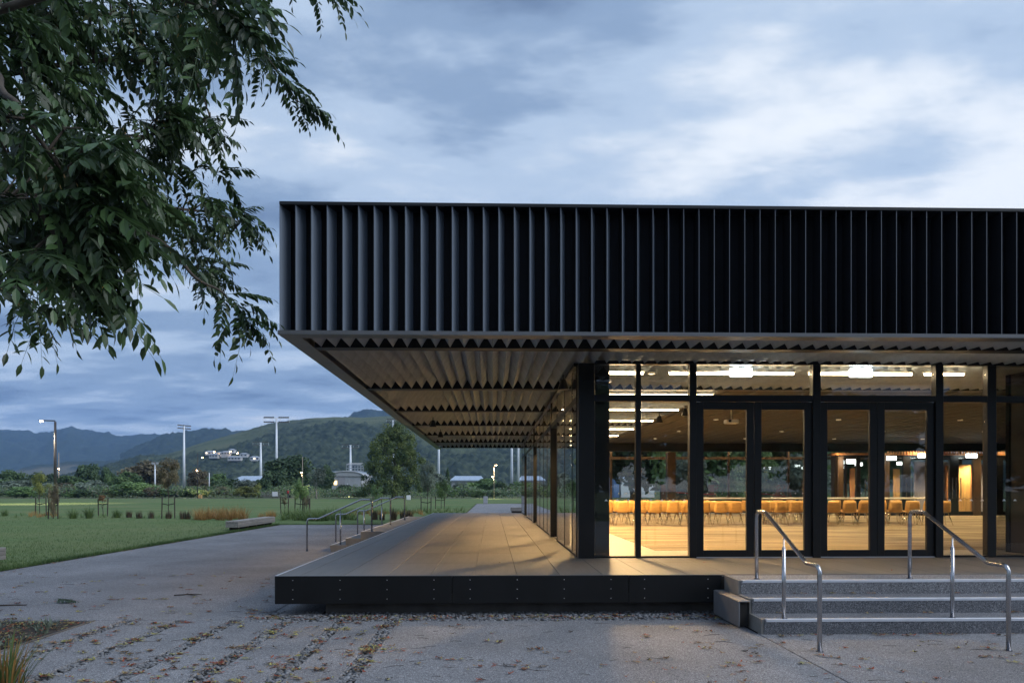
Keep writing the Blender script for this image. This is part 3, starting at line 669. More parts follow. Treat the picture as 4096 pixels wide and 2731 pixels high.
# --- rear glazing
rg = thing('rear_glazing', None, None); rg.parent = pav; rg.location = Vector((8.0, BY, DK)) - wloc(pav)
rx = [1.55, 3.0, 4.5, 6.05, 7.55, 9.05, 10.6, 12.1, 13.65, 15.2, 16.7, 18.2, 19.7, 21.2, 22.7, 24.2, 25.7, 27.4]
for a, b in zip(rx[:-1], rx[1:]):
    box('mullion', 'column_brown', rg, a - .05, a + .05, BY - .08, BY + .08, D0, HZ, .005)
    box('transom', 'column_brown', rg, a + .051, b - .051, BY - .07, BY + .07, TZ0, TZ1 + .02)
    pane_y(rg, a + .051, b - .051, TZ1 + .021, HZ, BY); pane_y(rg, a + .051, b - .051, D0 + .051, TZ0 - .001, BY)
    box('sill', 'column_brown', rg, a + .051, b - .051, BY - .06, BY + .06, D0, D0 + .05)
box('head_rail', 'frame', rg, 1.55, 27.4, BY - .07, BY + .07, HZ + .001, HZ + .10)
for xx, w_ in ((8.75, .42), (17.2, .34)): box('column', 'column_brown', pav, xx, xx + w_, 37.3, 37.7, D0, 3.61, .006)
zb = MB()
xx = 1.9
while xx < 20: zb.prism([(xx - .05, 1.52), (xx + .05, 1.52), (xx, 1.60)], 'y', BY - .012, BY - .008); xx += .38
zb.build('film_dots', 'film_white', rg)
box('end_wall', 'black_panel', pav, 27.65, 27.8, GY + 1.1, 38.1, D0, 4.1)
# --- floors
box('floor_border', 'floor_tile', pav, 1.55, 27.6, GY + .08, 38.1, DK - .004, DK + .004)
box('carpet', 'carpet', pav, 3.16, 27.0, 14.55, 36.4, DK + .0042, DK + .012)
# --- lobby screen at the back right: framed glass doors, timber linings behind
PY = 33.6
lob = thing('lobby_screen', None, None); lob.parent = pav; lob.location = Vector((20.0, PY, DK)) - wloc(pav)
def X_at(u, Y): return at(u, 1900, Y)[0]
posts = [(3352, 3372, 'column_brown'), (3424, 3440, 'frame'), (3490, 3502, 'frame'), (3535, 3556, 'column_brown'), (3610, 3640, 'frame'), (3706, 3722, 'column_brown'), (3796, 3832, 'frame'), (3890, 3922, 'column_brown'), (3985, 4010, 'frame'), (4080, 4100, 'column_brown')]
ZS = 3.30
last = None
for a, b, m in posts:
    xa, xb = X_at(a, PY), X_at(b, PY)
    box('post', m, lob, xa, xb, PY - .06, PY + .06, D0 + .012, ZS, .006)
    if last is not None:
        pane_y(lob, last + .001, xa - .001, D0 + .20, ZS - .12, PY)
        box('bottom_rail', 'frame', lob, last + .001, xa - .001, PY - .04, PY + .04, D0 + .013, D0 + .20)
        box('top_rail', 'frame', lob, last + .001, xa - .001, PY - .04, PY + .04, ZS - .12, ZS)
    last = xb
box('header', 'timber_warm', lob, X_at(3340, PY), 27.6, PY - .10, PY + .8, ZS + .001, ZS + .09)
slat = MB().box(-.03, .03, PY - .16, PY - .105, ZS + .02, ZS + .17).mesh('slat', 'timber_warm')
xx = X_at(3545, PY); ll = wloc(lob)
while xx < 27.4: inst('slat', slat, lob, Vector((xx, 0, 0)) - ll); xx += .13
for u in (3456, 3468, 3619, 3643, 3804, 3818, 3836):
    xx = X_at(u, PY); h = MB().tube([(xx, PY - .13, 1.35), (xx, PY - .13, 2.28)], .022, 8)
    for zz_ in (1.5, 2.12): h.tube([(xx, PY - .13, zz_), (xx, PY - .04, zz_)], .011, 6)
    h.build('handle', 'steel', lob)
for u0, u1, m, z1, Y in ((3575, 3600, 'timber_honey', 2.75, 36.2), (3658, 3722, 'panel_lilac', 3.1, 36.0), (3770, 3795, 'panel_lilac', 3.1, 36.1), (3786, 3812, 'timber_warm', 2.9, 35.7), (3830, 3882, 'timber_honey', 2.95, 35.6), (3882, 3905, 'timber_warm', 2.95, 35.9), (3920, 3960, 'panel_lilac', 3.0, 36.2), (3400, 3420, 'timber_warm', 2.8, 36.4)):
    box('lining_board', m, pav, X_at(u0, Y), X_at(u1, Y), Y, Y + .08, D0 + .012, z1, .006)

# ------------------------------------------------------------------ lights in and on the pavilion
def tube_fit(x0, x1, y, z, lab, grp):
    t = thing('tube_light', lab, 'light', ((x0 + x1) / 2, y, z), grp)
    h = MB().bev(x0, x1, y - .034, y + .034, z + .035, z + .06, .004); h.build('housing', 'tray_white', t)
    MB().tube([(x0 + .03, y, z + .008), (x1 - .03, y, z + .008)], .021 if y < 15 else .012, 8).build('tube', 'tube_light', t, True)
G1 = 'tube lights along the front of the hall'
for lab, a, b in (('glowing tube light behind the narrow pane beside the corner column', 2.08, 2.78), ('glowing tube light over the left pair of doors', 3.20, 5.55), ('glowing tube light over the right pair of doors, left of its sign', 5.78, 6.62), ('glowing tube light over the right pair of doors, right of its sign', 6.98, 7.75), ('glowing tube light behind the fixed pane right of the doors', 7.93, 8.72)):
    tube_fit(a, b, 13.62, 3.855, lab, G1)
names = ['second', 'third', 'fourth', 'fifth', 'sixth', 'seventh', 'eighth']
for i, y in enumerate((16.85, 20.0, 23.2, 26.4, 29.7, 32.9, 36.1)):
    tube_fit(1.75, 5.02, y, 3.865, f'glowing tube light, {names[i]} back from the front glass, over the left aisle', 'tube lights over the left aisle')
tube_fit(2.2, 16.0, 37.75, 3.78, 'long glowing tube along the top of the rear windows', 'tube lights along the rear')
def spot(loc, energy, size, col=(1.0, 0.76, 0.46), blend=.6, parent=None, rad=.06):
    l_ = bpy.data.lights.new('lamp', 'SPOT'); l_.energy = energy; l_.spot_size = math.radians(size); l_.spot_blend = blend; l_.color = col; l_.shadow_soft_size = rad
    o = bpy.data.objects.new('lamp', l_); COL.objects.link(o); o.location = loc
    if parent is not None: o.parent = parent
    return o
rows = ['front', 'second', 'third', 'rear']; cols_ = ['leftmost', 'second', 'third', 'fourth', 'rightmost']
for j, y in enumerate((19.2, 24.0, 28.8, 33.0)):
    for i, x in enumerate((7.2, 11.2, 15.2, 19.2, 23.2)):
        t = thing('downlight', f'small recessed ceiling downlight, {cols_[i]} in the {rows[j]} row of the hall', 'downlight', (x, y, 3.99), 'recessed downlights of the hall')
        ring = MB().lathe((x, y, 3.985), [(.045, .035), (.075, .035), (.085, .0), (.06, .0), (.055, .034)], 14); ring.build('trim_ring', 'tray_white', t)
        MB().lathe((x, y, 4.012), [(.05, 0), (.05, .004)], 12).build('lens', 'down_light', t)
        spot((0, 0, -.02), 330, 120, (1.0, .72, .40), parent=t)
for i, (x, y) in enumerate([(2.35, 15.2 + 3.2 * k) for k in range(7)]):  # lamps added to throw amber light through the side glass onto the deck
    t = thing('downlight', f'small added fill lamp inside along the side glazing, {ORD[i]} from the front', 'downlight', (x, y, 3.93), 'added fill lamps along the side glazing')
    MB().lathe((x, y, 3.925), [(.045, .03), (.075, .03), (.085, .0), (.06, .0), (.055, .029)], 14).build('trim_ring', 'tray_white', t)
    MB().lathe((x, y, 3.945), [(.05, 0), (.05, .004)], 12).build('lens', 'down_light', t); spot((0, 0, -.02), 720, 150, (1.0, .62, .27), .3, parent=t)
for i, x in enumerate((3.0, 4.3, 5.6, 6.9)):  # more added lamps, spilling warm light over the front deck
    t = thing('downlight', f'small added fill lamp inside behind the front doors, {ORD[i]} from the left', 'downlight', (x, 14.1, 3.93), 'added fill lamps behind the front doors')
    MB().lathe((x, 14.1, 3.925), [(.045, .03), (.075, .03), (.085, .0), (.06, .0), (.055, .029)], 14).build('trim_ring', 'tray_white', t)
    MB().lathe((x, 14.1, 3.945), [(.05, 0), (.05, .004)], 12).build('lens', 'down_light', t); spot((0, 0, -.02), 50, 140, (1.0, .64, .30), .3, parent=t)
for x, y, lab in ((18.5, 35.0, 'left'), (23.0, 35.0, 'right')):
    t = thing('lobby_light', f'small ceiling light in the lobby behind the glass screen, {lab} one', 'downlight', (x, y, 3.2), 'lights of the lobby')
    MB().lathe((x, y, 3.2), [(.10, 0), (.10, .06), (.08, .095)], 12).build('lamp_body', 'down_light', t); spot((0, 0, -.02), 400, 140, parent=t)
# illuminated sign boxes hanging on short stems
def sign(c, w_, h_, lab, grp='lit sign boxes'):
    t = thing('lit_sign', lab, 'sign', c, grp)
    MB().bev(c[0] - w_ / 2, c[0] + w_ / 2, c[1] - .025, c[1] + .025, c[2] - h_ / 2, c[2] + h_ / 2, .012).build('sign_box', 'sign_light', t)
    MB().tube([(c[0], c[1], c[2] + h_ / 2), (c[0], c[1], c[2] + h_ / 2 + .05)], .012, 6).build('stem', 'steel', t)
    MB().box(c[0] - .06, c[0] + .06, c[1] - .02, c[1] + .02, c[2] + h_ / 2 + .0501, c[2] + h_ / 2 + .062).build('bracket', 'steel', t)
sign((4.46, 13.36, 3.845), .40, .15, 'white lit sign box over the left pair of doors')
sign((6.64, 13.36, 3.845), .41, .15, 'white lit sign box over the right pair of doors')
for u, v, w_, lab in ((3404, 1845, .40, 'white lit sign box, leftmost of those on the lobby screen'), (3566, 1832, .42, 'white lit sign box over the left lobby doors'), (3692, 1822, .46, 'white lit sign box left of the lobby door with timber behind'), (3886, 1822, .50, 'white lit sign box right of the lobby door with timber behind')):
    c = at(u, v, PY - .5); sign((c[0], c[1], c[2]), w_, .17, lab)
c = at(3435, 1856, PY + 1.5); sign((c[0], c[1], c[2]), .34, .14, 'small white lit sign box deep behind the lobby screen, left one')
c = at(3603, 1853, PY + 1.6); sign((c[0], c[1], c[2]), .36, .14, 'small white lit sign box deep behind the lobby screen, right one')
# projector on the hall ceiling
c = at(2925, 1685, 20.5)
t = thing('projector', 'white projector hanging under the dark hall ceiling', 'projector', (c[0], 20.5, c[2]))
MB().bev(c[0] - .17, c[0] + .17, 20.35, 20.65, c[2] - .06, c[2] + .05, .02).build('body', 'projector_white', t)
MB().tube([(c[0] - .09, 20.35, c[2]), (c[0] - .09, 20.32, c[2])], .035, 10).build('lens', 'dark_glass', t)
MB().tube([(c[0], 20.5, c[2] + .05), (c[0], 20.5, 4.02)], .018, 8).build('stem', 'tray_white', t)
# black cylinder spots hanging under the blades, indoors and out
for u, v, Y, lab in ((2253, 1400, 14.4, 'black cone speaker under the soffit near the corner column'), (1732, 1672, 23.0, 'black cone lamp under the verandah soffit, nearer one'), (1762, 1708, 27.6, 'black cone lamp under the verandah soffit, farther one'), (2637, 1700, 21.5, 'black spotlight hanging inside by the left aisle, farther one'), (2740, 1665, 19.5, 'black spotlight hanging inside by the left aisle, nearer one')):
    p = at(u, v, Y); zt = 3.95
    t = thing('hanging_spotlight', lab, 'spotlight', (p[0], Y, 3.66), 'black spotlights under the ceiling')
    MB().lathe((p[0], Y, 3.66), [(.10, 0), (.105, .02), (.06, .16), (.05, .20)], 12).build('shade', 'black_metal', t, False)
    MB().tube([(p[0], Y, 3.86), (p[0], Y, zt)], .012, 6).build('stem', 'black_metal', t)
# pale rail behind the chairs
ra, rb = at(2812, 1992, 30.6), at(3712, 1992, 30.6)
t = thing('barrier_rail', 'long pale rail behind the rows of chairs', 'rail', ((ra[0] + rb[0]) / 2, 30.6, DK + .012))
MB().tube([(ra[0], 30.6, ra[2]), (rb[0] - .2, 30.6, ra[2]), (rb[0] - .05, 30.6, ra[2] + .05), (rb[0], 30.6, ra[2] + .18)], .035, 8).build('rail', 'tray_white', t, True)
for k in range(5):
    xx = ra[0] + .3 + k * (rb[0] - ra[0] - .8) / 4; MB().tube([(xx, 30.6, DK + .012), (xx, 30.6, ra[2] - .03)], .02, 8).build('post', 'steel', t)

# ------------------------------------------------------------------ chairs
def chair_proto():
    t = thing('chair', 'x', 'chair')
    # one plywood shell: seat flowing into a raked back (back towards -y, the camera side)
    prof_ = [(.235, .425), (.20, .445), (.05, .435), (-.12, .425), (-.185, .435), (-.215, .47), (-.24, .58), (-.265, .72), (-.275, .80)]
    wd = [.18, .20, .208, .208, .205, .203, .198, .186, .165]
    mb = MB(); nn = len(prof_); vs = []
    for (y, z), ww in zip(prof_, wd):
        for s_ in (-1, -.5, 0, .5, 1):
            cup = .018 * s_ * s_
            yy = y + (cup if z > .5 else 0); zz_ = z + (cup if z <= .5 else 0)
            vs.append((ww * s_, yy, zz_))
    th = []
    for i, v in enumerate(vs):
        y, z = v[1], v[2]
        th.append((v[0], y + (-.014 if z > .5 else -.004), z + (-.002 if z > .5 else -.014)))
    q = len(vs); W = 5
    fs = [(i * W + k, i * W + k + 1, (i + 1) * W + k + 1, (i + 1) * W + k) for i in range(nn - 1) for k in range(W - 1)]
    fs2 = [tuple(q + i for i in reversed(f)) for f in fs]
    rim = [k for k in range(W)] + [i * W + W - 1 for i in range(1, nn)] + [(nn - 1) * W + k for k in range(W - 2, -1, -1)] + [i * W for i in range(nn - 2, 0, -1)]
    fr = [(rim[i], q + rim[i], q + rim[(i + 1) % len(rim)], rim[(i + 1) % len(rim)]) for i in range(len(rim))]
    mb.add(vs + th, fs + fs2 + fr); mb.build('shell', 'chair_wood', t, True)
    for sx in (-1, 1):
        MB().tube([(sx * .15, .12, .415), (sx * .235, .21, .008)], .011, 6).build('leg', 'chrome', t, True)
        MB().tube([(sx * .15, -.13, .41), (sx * .245, -.27, .008)], .011, 6).build('leg', 'chrome', t, True)
    fb = MB(); fb.tube([(-.15, .12, .412), (.15, .12, .412)], .009, 6); fb.tube([(-.15, -.13, .408), (.15, -.13, .408)], .009, 6)
    for sx in (-1, 1): fb.tube([(sx * .15, .12, .412), (sx * .15, -.13, .408)], .009, 6)
    fb.build('seat_frame', 'chrome', t, True)
    return t
ch0 = chair_proto(); used = False
rowname = ['front', 'second', 'rear']
for j, y in enumerate((24.45, 25.6, 26.8)):
    k = 0; x = 3.75 + j * .05
    while x < 15.2 + (0.0 if j == 0 else -.6):
        if not (8.05 < x < 8.75):
            o = ch0 if not used else copy_tree(ch0); used = True
            rot = rnd.uniform(-.10, .10) - (.20 if x > 7 else .12)
            o.location = (x + rnd.uniform(-.03, .03), y + rnd.uniform(-.06, .06) + (.35 if 8.7 < x < 10.2 and j == 0 else 0), DK + .0125); o.rotation_euler = (0, 0, rot)
            o['label'] = f'honey coloured plywood chair, {ORD[k]} from the left in the {rowname[j]} row inside'
            o['group'] = 'rows of chairs in the hall'; k += 1
        x += .53

# ================================================================== STEPS AND HANDRAILS
R = .185
st = thing('front_steps', 'wide concrete steps with pale nosings up to the doors', 'steps', (7, 9.6, 0))
SX0, SX1 = 3.27, 15.0
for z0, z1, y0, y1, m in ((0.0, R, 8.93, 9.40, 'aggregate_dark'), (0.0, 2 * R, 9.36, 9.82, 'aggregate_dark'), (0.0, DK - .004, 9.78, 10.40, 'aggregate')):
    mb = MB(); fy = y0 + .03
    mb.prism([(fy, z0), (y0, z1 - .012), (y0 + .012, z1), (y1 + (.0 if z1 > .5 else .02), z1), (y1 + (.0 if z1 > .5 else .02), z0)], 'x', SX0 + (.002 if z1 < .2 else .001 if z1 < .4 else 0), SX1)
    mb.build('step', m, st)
    nz_ = MB(); nz_.prism([(y0 - .003, z1 - .03), (y0 - .003, z1 - .001), (y0 + .004, z1 + .004), (y0 + .055, z1 + .004), (y0 + .055, z1 + .001), (y0 + .004, z1 - .001), (y0 + .004, z1 - .03)], 'x', SX0 + .02, SX1)
    nz_.build('nosing', 'nosing', st)
ck = MB(); ck.prism([(10.40, 0), (10.40, DK - .006), (9.80, DK - .006), (9.80, 2 * R - .002), (9.38, 2 * R - .002), (9.38, R - .002), (8.945, R - .002), (8.965, 0)], 'x', SX0 - .03, SX0 - .0005)
ck.build('cheek_wall', 'concrete', st)
cc = thing('cable_cover', 'grey steel channel box against the side of the front steps', 'channel', (3.16, 9.85, 0))
mb = MB(); mb.bev(3.10, 3.232, 9.32, 10.395, 0.335, .35, .004); mb.bev(3.085, 3.10, 9.32, 10.395, 0.02, .345, .004); mb.build('cover_plate', 'cover_metal', cc)
MB().box(3.101, 3.23, 9.40, 10.39, .02, .334).build('channel_core', 'substrate', cc)

def arc(p0, p1, p2, n=5):
    # rounded corner through three points
    return [p0.lerp(p1, t).lerp(p1.lerp(p2, t), t) for t in [i / n for i in range(n + 1)]]
def handrail(lab, ax, grp):
    # ax maps (run, z) to the world; run 0 = top post, positive going down the steps
    t = thing('handrail', lab, 'handrail', ax(0, DK), grp)
    P = lambda a, z: Vector(ax(a, z))
    zt = DK + .90; zb = .0 + .92; r1, r2, r3, r4 = 0.0, .32, 1.52, 1.86
    path = [P(r1, DK)] + arc(P(r1, zt - .09), P(r1, zt), P(r1 + .09, zt)) + arc(P(r2 - .04, zt), P(r2, zt), P(r2 + .035, zt - .019)) + \
        arc(P(r3 - .04, zb + .022), P(r3, zb), P(r3 + .04, zb)) + arc(P(r4 - .09, zb), P(r4, zb), P(r4, zb - .09)) + [P(r4, 0.002)]
    MB().tube(path[:1] + path[1:], .0245, 12).build('rail', 'steel', t, True)
    sl_ = (zt - zb) / (r3 - r2); rm = .90; zr = zt - (rm - r2) * sl_
    MB().tube([P(rm, R + .004), P(rm, zr - .16)], .0235, 12).build('post', 'steel', t, True)
    MB().tube([P(rm, zr - .165), P(rm, zr - .145), P(rm, zr - .14), P(rm, zr - .02)], [.023, .019, .010, .010], 10).build('bracket', 'steel', t, True)
    for a, z in ((r1, DK), (rm, R + .001), (r4, 0)):
        p = P(a, z); MB().lathe((p[0], p[1], p[2]), [(.042, .001), (.042, .005), (.027, .008)], 14).build('base_plate', 'steel', t)
handrail('shiny steel handrail on the front steps, left one', lambda a, z: (3.52, 9.91 - a * 1.035, z), 'handrails of the front steps')
handrail('shiny steel handrail on the front steps, right one', lambda a, z: (5.59, 9.91 - a * 1.035, z), 'handrails of the front steps')
# side steps on the left of the deck
ss = thing('side_steps', 'concrete steps with pale nosings on the left side of the deck', 'steps', (-4, 26, 0))
SY0, SY1 = 21.15, 33.4
for z1, x0, x1, m, yo in ((R, -4.56, -4.10, 'concrete', 0), (2 * R, -4.14, -3.70, 'concrete', .08), (DK - .004, -3.73, -3.01, 'concrete', .16)):
    mb = MB(); mb.prism([(x0 + .03, 0.001), (x0, z1 - .012), (x0 + .012, z1), (x1, z1), (x1, 0.001)], 'y', SY0 + yo, SY1); mb.build('step', m, ss)
    nz_ = MB(); nz_.prism([(x0 - .003, z1 - .03), (x0 - .003, z1 - .001), (x0 + .004, z1 + .004), (x0 + .055, z1 + .004), (x0 + .055, z1 + .001), (x0 + .004, z1 - .001), (x0 + .004, z1 - .03)], 'y', SY0 + yo, SY1); nz_.build('nosing', 'nosing', ss)
for i, y in enumerate((21.35, 25.25, 29.3)):
    handrail(f'shiny steel handrail on the left side steps, {["nearest", "middle", "farthest"][i]} one', (lambda yy: (lambda a, z: (-3.42 - a * .98, yy, z)))(y), 'handrails of the side steps')

# ================================================================== PARK FURNITURE
def bench(x0, x1, y0, y1, lab, legs=True):
    t = thing('bench', lab, 'bench', ((x0 + x1) / 2, (y0 + y1) / 2, 0.01), 'heavy timber benches')
    n = 4; w_ = (x1 - x0) / n
    for i in range(n): box('plank', 'timber_grey', t, x0 + i * w_ + .004, x0 + (i + 1) * w_ - .004, y0, y1, .33, .415, .008)
    for xa, xb in ((x0, x0 + .06), (x1 - .06, x1)):
        box('side_board', 'timber_grey', t, xa, xb, y0 + .01, y1 - .01, .235, .326, .006); box('side_board', 'timber_grey', t, xa, xb, y0 + .01, y1 - .01, .14, .231, .006)
    box('end_board', 'timber_grey', t, x0 + .061, x1 - .061, y0 + .01, y0 + .07, .14, .326, .006); box('end_board', 'timber_grey', t, x0 + .061, x1 - .061, y1 - .07, y1 - .01, .14, .326, .006)
    k = 5
    for i in range(k):
        yy = y0 + .35 + i * (y1 - y0 - .7) / (k - 1); box('leg', 'stake', t, x0 + .07, x1 - .07, yy - .08, yy + .08, .0, .329)
bench(-11.25, -10.72, 31.9, 37.3, 'long low grey timber bench at the lawn edge')
bench(-11.75, -11.21, 12.6, 17.6, 'grey timber bench cut off by the left edge of the picture')
bench(1.35, 3.4, 56.0, 56.6, 'grey timber bench on the path behind the pavilion')
def cabinet(u, vtop, vbase, wpx, m, lab, name='utility_box'):
    p = gp(u, vbase); Y = p[1]; wd = pxw(wpx, Y); h = pxw(vbase - vtop, Y)
    t = thing(name, lab, 'box', (p[0], Y, .012))
    MB().bev(p[0] - wd / 2, p[0] + wd / 2, Y - wd * .35, Y + wd * .35, .06, h, .02).build('body', m, t)
    MB().box(p[0] - wd / 2 + .02, p[0] + wd / 2 - .02, Y - wd * .33, Y + wd * .33, .012, .06).build('plinth', 'concrete', t)
    MB().box(p[0] + wd * .3, p[0] + wd * .36, Y - wd * .35 - .015, Y - wd * .35, h * .45, h * .6).build('latch', 'steel', t)
cabinet(1942, 1984, 2014, 17, 'grey_paint', 'grey utility box at the end of the rear path')
cabinet(1634, 1980, 1999, 15, 'white_paint', 'white utility box on the lawn right of the big tree')
cabinet(801, 1978, 1993, 13, 'timber_honey', 'small lit tan box at the far edge of the lawn')

def tapered(p, h, r0, r1, n=10): return MB().tube([p, p + Vector((0, 0, h))], [r0, r1], n)
def floodlight(u, vtop, Y, head_px, n, lab, rot=0.0, vbase_z=0.0):
    p = at(u, HY, Y); top = at(u, vtop, Y)[2]; base = Vector((p[0], Y, vbase_z))
    t = thing('floodlight_mast', lab, 'floodlight', base, 'white floodlight masts beyond the trees')
    wd = pxw(head_px, Y); r0 = max(.22, pxw(6.0, Y)) ; r1 = pxw(3.2, Y)
    tapered(base, top - vbase_z, r0, r1).build('mast', 'galv', t, True)
    fr = MB(); ca, sa = math.cos(rot), math.sin(rot); lh_ = wd * .10
    def Q(a, b, z): return (p[0] + a * ca - b * sa, Y + a * sa + b * ca, z)
    fr.tube([Q(-wd / 2, 0, top), Q(wd / 2, 0, top)], wd * .012, 6); fr.tube([Q(-wd / 2, 0, top - lh_ * 1.6), Q(wd / 2, 0, top - lh_ * 1.6)], wd * .012, 6)
    for s_ in (-.5, -.17, .17, .5): fr.tube([Q(wd * s_, 0, top), Q(wd * s_, 0, top - lh_ * 1.6)], wd * .008, 6)
    fr.build('crossarm', 'galv', t)
    lm = MB(); s_ = wd / n * .80
    lm.add([(-s_ / 2, -s_ * .3, -s_ * .45), (s_ / 2, -s_ * .3, -s_ * .45), (s_ / 2, -s_ * .3, s_ * .35), (-s_ / 2, -s_ * .3, s_ * .35), (-s_ * .3, s_ * .4, -s_ * .25), (s_ * .3, s_ * .4, -s_ * .25), (s_ * .3, s_ * .4, s_ * .25), (-s_ * .3, s_ * .4, s_ * .25)],
           [(0, 1, 2, 3), (4, 7, 6, 5), (0, 4, 5, 1), (1, 5, 6, 2), (2, 6, 7, 3), (3, 7, 4, 0)])
    me = lm.mesh('lamp', 'lamp_post')
    for i in range(n):
        a = (i + .5) / n - .5
        if abs(a) < .045: continue
        for zz_ in (top + s_ * .3, top - lh_ * 1.6 - s_ * .1): inst('lamp', me, t, Vector(Q(a * wd, -.05, zz_)) - base, (math.radians(-25), 0, rot))
floodlight(736, 1703, 175, 62, 10, 'tall white floodlight mast at left with its head seen edge on', rot=1.05)
floodlight(1106, 1671, 190, 100, 12, 'tallest white floodlight mast, right of the hillside houses')
floodlight(1043, 1770, 330, 62, 12, 'white floodlight mast standing behind the low grey roof')
floodlight(1402, 1780, 300, 66, 12, 'white floodlight mast behind the curved roof building')
floodlight(1572, 1679, 240, 52, 8, 'floodlight mast whose head peeks over the big tree')
floodlight(1755, 1690, 230, 70, 10, 'white mast just under the far end of the verandah roof')
floodlight(2047, 1660, 215, 70, 10, 'white mast seen under the roof, left of a close pair')
floodlight(2073, 1640, 190, 70, 10, 'white mast seen under the roof, right of a close pair')
floodlight(2190, 1660, 215, 70, 10, 'white mast seen through the side glazing') if False else None
def streetlamp(u, vtop, Y, arm_px, m, lab, zh=None, two=False, heads=None, r=.07):
    p = at(u, HY, Y); top = at(u, vtop, Y)[2]; base = Vector((p[0], Y, 0))
    t = thing('street_lamp', lab, 'street lamp', base, 'lamps around the park')
    tapered(base, top, r * 1.25, r * .8).build('pole', m, t, True)
    for (hu, hv, k) in heads or []:
        q = at(hu, hv, Y); d = q[0] - p[0]; s_ = .11 if k == 'big' else .09
        if abs(d) > .1: MB().tube([(p[0], Y, q[2] + .02), (q[0], Y, q[2] + .06)], r * .45, 6).build('arm', m, t)
        MB().bev(q[0] - s_ * 2.6, q[0] + s_ * 2.6, Y - s_ * 1.4, Y + s_ * 1.4, q[2] + .03, q[2] + .12, .02).build('lamp_head', m, t)
        MB().lathe((q[0], Y, q[2] - s_ * 1.1), [(s_ * .5, 0), (s_ * 1.5, s_ * .5), (s_ * 1.9, s_ * 1.2)], 12).build('lens', 'lamp_glow' if k == 'big' else 'lamp_orange', t)
        l_ = spot((0, 0, 0), 5000 if k == 'big' else 900, 105, (1.0, .84, .58), parent=t, rad=.15); l_.location = Vector((q[0], Y, q[2] - s_ * 1.4)) - base
streetlamp(221, 1686, 92, 55, 'lamp_post', 'tall dark street lamp at left with a lit head on its arm', heads=[(166, 1683, 'big')], r=.16)
streetlamp(235, 1810, 170, 0, 'pole_warm', 'slim pale lamp pole just behind the tall dark street lamp', heads=[(235, 1874, 'small')], r=.10)
streetlamp(791, 1812, 150, 0, 'lamp_post', 'slim dark lamp pole with orange light left of the low grey roof', heads=[(788, 1881, 'small')], r=.07)
streetlamp(1210, 1826, 150, 0, 'pole_warm', 'slim lamp pole with orange light in front of the large dark tree', heads=[(1205, 1889, 'small')], r=.07)
streetlamp(1976, 1858, 140, 0, 'pole_warm', 'lamp pole with two lit heads seen under the verandah roof', heads=[(1984, 1860, 'small'), (1971, 1906, 'small')], r=.06)
streetlamp(620, 1856, 165, 0, 'galv', 'white pole with a small double box head', heads=[], r=.16)
for s_ in (-1, 1):
    p = at(620, 1856, 165); bx_ = MB().bev(p[0] + s_ * .42 - .28, p[0] + s_ * .42 + .28, 164.8, 165.2, p[2] - .1, p[2] + .4, .04)
    bx_.build('lamp_head', 'grey_paint', [o for o in COL.objects if o.get('label') == 'white pole with a small double box head'][0])
streetlamp(837, 1890, 165, 0, 'galv', 'slim white pole left of the low grey roof', heads=[], r=.09)
p = gp(1290, 1994)
streetlamp(1390, 1932, 185, 0, 'galv', 'low lamp glowing in front of the curved roof building', heads=[(1390, 1945, 'big')], r=.06)

# ------------------------------------------------------------------ buildings beyond the trees
def shed(u0, u1, vr, ve, Y, m, lab, wall='grey_paint', dep=14.0):
    a, b = at(u0, vr, Y), at(u1, vr, Y); ze = at(u0, ve, Y)[2]; zr = a[2]
    t = thing('shed', lab, 'building', ((a[0] + b[0]) / 2, Y + dep / 2, 0))
    x0, x1 = a[0], b[0]
    MB().box(x0 + .4, x1 - .4, Y + .6, Y + dep, 0, ze - .06).build('wall', wall, t)
    r_ = MB(); r_.add([(x0, Y, ze), (x1, Y, ze), (x1 - 1.0, Y + dep / 2, zr), (x0 + 1.0, Y + dep / 2, zr), (x1, Y + dep, ze), (x0, Y + dep, ze), (x0, Y, ze - .25), (x1, Y, ze - .25), (x1, Y + dep, ze - .25), (x0, Y + dep, ze - .25)],
                    [(0, 1, 2, 3), (3, 2, 4, 5), (0, 3, 5), (1, 4, 2), (6, 7, 1, 0), (7, 8, 4, 1), (8, 9, 5, 4), (9, 6, 0, 5), (6, 9, 8, 7)])
    ro = r_.build('roof', m, t)
    n = int((x1 - x0) / 1.5); rb_ = MB()
    for i in range(n):
        xx = x0 + 1.2 + i * (x1 - x0 - 2.4) / max(1, n - 1); rb_.tube([(xx, Y + .05, ze + .05), (xx, Y + dep / 2 - .2, zr + .02)], .06, 4)
    rb_.build('roof_rib', m, ro)
    for i in range(3):
        xx = x0 + (x1 - x0) * (.25 + .25 * i); MB().box(xx - .9, xx + .9, Y + .55, Y + .59, max(.4, ze - 2.6), ze - .9).build('window', 'dark_glass', t)
    return t
shed(918, 1066, 1901, 1922, 205, 'roof_blue', 'low building with a long pale blue-grey roof behind the bushes at left')
shed(1800, 1938, 1901, 1919, 205, 'roof_blue', 'low building with a pale blue roof seen under the verandah')
shed(2075, 2180, 1901, 1919, 205, 'roof_blue', 'low building with a pale blue roof seen beside the side glazing')
